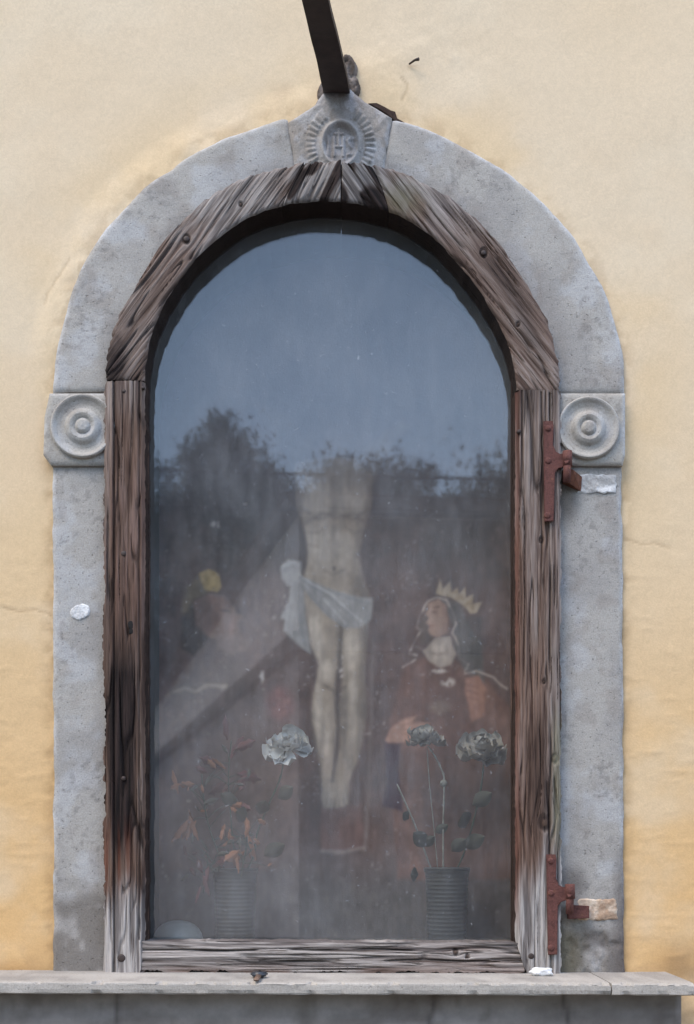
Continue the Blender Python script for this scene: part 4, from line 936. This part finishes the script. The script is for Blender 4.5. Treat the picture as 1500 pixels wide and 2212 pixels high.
# ------------------------------------------------------------------ things standing in the niche
FLOOR = P(0, 2046, 0).z
vm, n, l, b = newmat('ribbed_vase_glass')
b.inputs['Base Color'].default_value = (.075, .072, .070, 1); b.inputs['Roughness'].default_value = .3; b.inputs['Specular IOR Level'].default_value = .15
stemm = mat_plain('stem_green', (.055, .075, .05), .7, .3, 60, bs=0)
stemp = mat_plain('pale_stem', (.27, .26, .22), .7, .3, 90, bs=0)
leafg = mat_plain('leaf_green', (.085, .08, .06), .7, .3, 40, bs=0)
petm = mat_plain('white_petal', (.58, .57, .55), .65, .12, 60, bs=0)
petg = mat_plain('grey_petal', (.40, .37, .335), .7, .2, 60, bs=0)
orm = mat_plain('orange_leaf', (.30, .12, .055), .7, .3, 60, bs=0)
redm = mat_plain('red_leaf', (.13, .042, .04), .7, .3, 60, bs=0)
def vase(cx, wpx, top, d, label):
    k = (D - d) / D; c = P(cx, top, d); r = wpx * .5 * S * k; h = c.z - FLOOR
    t = thing('vase', (c.x, -d, FLOOR), label, 'vase', 'ribbed vases in the shrine')
    prof = [(.001, .004), (.86, .001), (.9, .006)]
    nr = 15
    for i in range(nr):
        z0 = .012 + (h - .02) * i / nr; dz = (h - .02) / nr; rr = .9 + .10 * (i / nr)
        prof += [(rr * .955, z0), (rr * .99, z0 + dz * .3), (rr, z0 + dz * .5), (rr * .99, z0 + dz * .7)]
    prof += [(1.0, h - .006), (1.05, h - .002), (1.04, h), (.97, h - .002), (.90, h - .02), (.82, .012), (.001, .010)]
    V, F = lathe([(a * r, z) for a, z in prof], 40); V = np.array(V)
    an_ = np.arctan2(V[:, 1], V[:, 0]); rib = 1 + .035 * np.abs(np.sin(an_ * 10))
    V[:, 0] *= rib; V[:, 1] *= rib
    V = V + np.array([c.x, -d, FLOOR])
    mesh('body', V, F, vm, t)
    V, F = lathe([(r * 1.0, h - .001), (r * 1.09, h + .001), (r * 1.09, h + .005), (r * 1.0, h + .006), (r * .97, h + .002), (r * 1.0, h - .001)], 40)
    mesh('rim', np.array(V) + np.array([c.x, -d, FLOOR]), F, vm, t)
    return c
VD = -.150
vase(508, 92, 1882, VD, 'ribbed dark vase holding one white rose and dry orange leaves')
vase(966, 92, 1880, VD, 'ribbed dark vase holding the two greyish roses')

def petal_data(name, mat, nu=6, nv=6):
    V = []; F = []
    for j in range(nv + 1):
        v = j / nv
        for i in range(nu + 1):
            u = i / nu * 2 - 1
            wv = (.25 + .75 * math.sin(min(1, v * 1.25) * math.pi / 2)) * (1 - .25 * max(0, v - .75) * 4 * abs(u) ** 2)
            V.append((u * .5 * wv, -.22 * (1 - u * u) * math.sin(v * 2.2) - .16 * max(0, v - .7) ** 2 * 9 * -1 * .5 + .09 * math.sin(7 * u + 3 + 4 * v) * v, v * (1 - .12 * u * u)))
    for j in range(nv):
        for i in range(nu):
            a = j * (nu + 1) + i; F.append((a, a + 1, a + nu + 2, a + nu + 1))
    me = bpy.data.meshes.new(name); me.from_pydata(V, [], F); me.materials.append(mat); me.update()
    me.polygons.foreach_set('use_smooth', np.ones(len(me.polygons), bool)); return me
PET = petal_data('petal', petm); PETG = petal_data('petal', petg)
def leaf_data(name, mat, lobed=False):
    V = []; F = []; n = 7
    for j in range(n + 1):
        v = j / n; wd = math.sin(math.pi * min(1, v * .98 + .02)) ** .8 * (1 + (.35 * math.cos(v * 18) if lobed else 0)) * .30
        V += [(-wd, .10 * wd + .18 * v * v + .06, v), (-wd * .5, .03 + .18 * v * v, v), (0, .18 * v * v, v), (wd * .5, .03 + .18 * v * v, v), (wd, .16 * wd + .18 * v * v + .04, v)]
    for j in range(n):
        for i in range(4): a = j * 5 + i; F.append((a, a + 1, a + 6, a + 5))
    me = bpy.data.meshes.new(name); me.from_pydata(V, [], F); me.materials.append(mat); me.update()
    me.polygons.foreach_set('use_smooth', np.ones(len(me.polygons), bool)); return me
LFG, LFO, LFR = leaf_data('leaf', leafg), leaf_data('leaf', orm, True), leaf_data('leaf', redm, True)
def place(name, me, parent, loc, rot, sc):
    o = bpy.data.objects.new(name, me); COL.objects.link(o); o.location = loc; o.rotation_euler = rot; o.scale = (sc, sc, sc) if not hasattr(sc, '__len__') else sc
    return attach(o, parent)
def rose(cx, cy, d, size, stem_pts, label, me, seed, face=(1.15, 0), stemmat=None, leaves=(), bead=None, openness=1.0):
    rr = random.Random(seed); base = P(*stem_pts[-1], d)
    t = thing('rose', base, label, 'rose', 'artificial roses in the vases')
    c = P(cx, cy, d)
    sp = spline([P(x, y, d + (.004 * (i % 2))) for i, (x, y) in enumerate(stem_pts)], 6)
    tube('stem', sp, [.0016 + .0008 * (i % 3 == 0) for i in range(len(sp))], stemmat or stemm, t, 7)
    if bead: disc('bead', bead[0], bead[1], d + .003, .0075, .006, stemp, t)
    Rm = Matrix.Rotation(face[1], 4, 'Y') @ Matrix.Rotation(face[0], 4, 'X')
    rings = [(4, .25, .48, .10), (5, .55, .62, .12), (6, .95, .78, .10), (7, 1.35 * openness, .92, .04), (6, 1.65 * openness, 1.0, 0.0)]
    for ri, (nn, tilt, sc, up) in enumerate(rings):
        for k in range(nn):
            az = 2 * math.pi * (k + .5 * ri) / nn + rr.uniform(-.45, .45); sc = rings[ri][2] * rr.uniform(.62, 1.12)
            if ri >= 2 and rr.random() < .22: continue
            m = Rm @ Matrix.Rotation(az, 4, 'Z') @ Matrix.Translation((0, -.06 * size * ri * .4, up * size * .5 - .2 * size)) @ Matrix.Rotation(tilt + rr.uniform(-.4, .4), 4, 'X') @ Matrix.Rotation(rr.uniform(-.45, .45), 4, 'Y') @ Matrix.Diagonal((size * sc * (.95 + .3 * rr.random()) * .75, size * sc * .9, size * sc * .62, 1))
            o = bpy.data.objects.new('petal', me); COL.objects.link(o); attach(o, t)
            o.matrix_basis = Matrix.Translation(c) @ m
    for x, y, rx, ry, rz, s_ in leaves: place('leaf', LFG, t, P(x, y, d + .004), (rx, ry, rz), s_)
    return t
rose(622, 1602, VD + .02, .078, [(616, 1622), (606, 1680), (580, 1740), (556, 1800), (548, 1850), (524, 1900)], 'white rose with open petals over the vase of dry leaves', PET, 21, (.72, .15),
     leaves=((560, 1760, 1.2, .3, .2, .05), (536, 1768, 1.1, -1.2, .3, .055), (600, 1725, .9, 1.0, 0, .05), (570, 1850, 1.0, .9, .4, .055), (512, 1740, .8, -.9, 0, .045)))
rose(916, 1584, VD + .01, .066, [(925, 1612), (940, 1634), (958, 1672), (960, 1700), (958, 1780), (958, 1870), (960, 1900)], 'grey rose seen from the side on a bent pale stem', PETG, 22, (.25, -.12), stemp, bead=(959, 1692), openness=.9,
     leaves=((905, 1890, 1.2, -1.5, .2, .05), (925, 1830, .9, -.8, 0, .055), (975, 1840, 1.0, .8, 0, .05)))
rose(1046, 1606, VD + .005, .082, [(1046, 1640), (1040, 1700), (1022, 1780), (1000, 1850), (976, 1900)], 'large grey rose hanging beside the wooden door stile', PETG, 23, (.65, .1),
     leaves=((1020, 1740, .9, 1.0, 0, .055), (1006, 1790, 1.1, -.6, .3, .06), (1000, 1830, .8, 1.1, 0, .055)))
# bare flower stalk leaning in the second vase
st = thing('flower_stalk', P(928, 1890, VD), 'bare pale stalk leaning out of the vase of grey roses', 'stalk')
tube('stem', spline([P(940, 1900, VD), P(922, 1850, VD + .01), P(892, 1770, VD + .015), P(858, 1694, VD + .02)], 6), [.0018] * 18 + [.0011], stemp, st, 7)
place('leaf', LFG, st, P(884, 1770, VD + .015), (1.1, -1.0, .2), .035)
place('leaf', LFG, st, P(912, 1830, VD + .012), (1.0, .7, .2), .04)
st = thing('flower_stalk', P(950, 1890, VD), 'thin upright pale stalk between the grey roses', 'stalk')
tube('stem', spline([P(948, 1900, VD - .01), P(938, 1790, VD - .01), P(928, 1690, VD), P(923, 1618, VD + .005)], 6), .0011, stemp, st, 7)
place('leaf', LFG, st, P(940, 1800, VD), (.9, .9, .2), .035)
# dry leaf sprays
def spray(pts, leaves, me, label, dd=0.0):
    t = thing('leaf_spray', P(*pts[-1], VD + dd), label, 'leaves')
    sp = spline([P(x, y, VD + dd + .006 * i * .5) for i, (x, y) in enumerate(pts)], 6); tube('stem', sp, .0013, stemm, t, 6)
    rl = random.Random(int(pts[0][0] + pts[0][1]))
    for k in range(16):
        q = sp[rl.randrange(len(sp) // 5, len(sp) * 4 // 5)]; e_ = q + Vector((rl.uniform(-.05, .05), rl.uniform(-.012, .012), rl.uniform(-.01, .05)))
        tw = tube('twig', [q, (q + e_) / 2 + Vector((0, 0, .004)), e_], [.0009, .0008, .0005], stemm, t, 5)
        sl = rl.uniform(.016, .034); place('leaf', me if rl.random() < .6 else LFG, t, e_, (rl.uniform(0, 1.2), rl.uniform(-3, 3), rl.uniform(-1.5, 1.5)), (sl * .7, sl * 1.6, sl))
    for x, y, rx, ry, rz, s_ in leaves: place('leaf', me, t, P(x, y, VD + dd + .006), (rx * 1.6, ry, rz + x % 3 - 1), (s_ * .62, s_ * 1.3, s_))
spray([(436, 1672), (442, 1740), (456, 1800), (490, 1890)], ((410, 1762, .35, 3.0, .3, .052), (414, 1770, .3, 2.6, -.4, .05), (408, 1768, .5, -2.8, .2, .058), (424, 1772, .2, -2.5, 0, .048), (374, 1664, .3, 3.1, .2, .048)), LFO, 'spray of dry orange oak leaves drooping from the vase', .03)
spray([(530, 1790), (532, 1830), (520, 1895)], ((532, 1765, .3, 3.0, 0, .030), (536, 1800, .3, 2.8, .5, .058), (520, 1836, .5, -2.2, 0, .045), (494, 1838, .3, 2.4, .3, .046), (512, 1846, .3, -2.8, .3, .04)), LFO, 'short tuft of orange leaves at the vase rim', .045)
spray([(500, 1600), (494, 1680), (500, 1780), (512, 1895)], ((494, 1600, .2, -.3, 0, .052), (480, 1660, .4, -1.1, .2, .058), (500, 1640, .3, .6, .3, .06), (486, 1690, .3, -2.0, 0, .056), (512, 1670, .5, 1.8, .2, .06), (505, 1620, .3, 1.2, 0, .05)), LFR, 'spray of dark red leaves standing behind the orange ones', .01)
spray([(470, 1860), (448, 1880), (440, 1930)], ((452, 1872, .3, -2.6, 0, .040), (440, 1890, .3, 3.0, .2, .044), (432, 1915, .4, 2.9, 0, .036)), LFR, 'small red leaves drooping down the side of the vase', .04)
# pale upturned bowl
c = P(384, 2046, -.13)
V, F = lathe([(.052, 0), (.0515, .006), (.049, .016), (.043, .027), (.033, .036), (.020, .0415), (.010, .0435), (.001, .044)], 40)
bw = mesh('bowl', np.array(V) + np.array([c.x, .135, FLOOR]), F, mat_plain('pale_ceramic', (.20, .215, .21), .35, .08, 30, bs=0))
tag(bw, 'pale upturned ceramic bowl in the corner of the shrine floor', 'bowl')

# ------------------------------------------------------------------ things on the ledge
kz = ZC + (HY - 2098.8) * S
kx = (560 - 750) * S * .95
key = thing('key', (kx, -.12, kz), 'small black headed key lying on the stone ledge', 'key')
bm = bmesh.new(); bmesh.ops.create_cube(bm, size=1)
for v in bm.verts: v.co = Vector((kx + v.co.x * (.034 if v.co.y > 0 else .020), -.118 + v.co.y * .026, kz + .0065 + v.co.z * .009))
bmesh.ops.bevel(bm, geom=bm.edges[:], offset=.003, segments=3, affect='EDGES')
bmo('head', bm, mat_plain('black_plastic', (.03, .035, .045), .4, .2, 50, bs=0), key)
bm = bmesh.new(); bmesh.ops.create_cube(bm, size=1)
for v in bm.verts: v.co = Vector((kx + .001 + v.co.x * .010, -.160 + v.co.y * .060, kz + .006 + v.co.z * .004 - (.002 if v.co.y < 0 else 0)))
bmesh.ops.bevel(bm, geom=bm.edges[:], offset=.001, segments=2, affect='EDGES')
bmo('blade', bm, mat_plain('brass_blade', (.16, .10, .07), .5, .3, 90, bs=0), key)
bm = bmesh.new(); bmesh.ops.create_icosphere(bm, subdivisions=3, radius=1)
for v in bm.verts:
    k = 1 + .25 * math.sin(v.co.x * 5 + 1) * math.cos(v.co.z * 4 + v.co.y * 3)
    v.co = Vector(((1173 - 750) * S * .96 + v.co.x * .021 * k, -.075 + v.co.y * .012 * k, kz + .0065 + v.co.z * .0085 * k))
pb = bmo('putty_lump', bm, M['putty']); tag(pb, 'white lump of putty lying on the ledge below the hinge', 'lump')
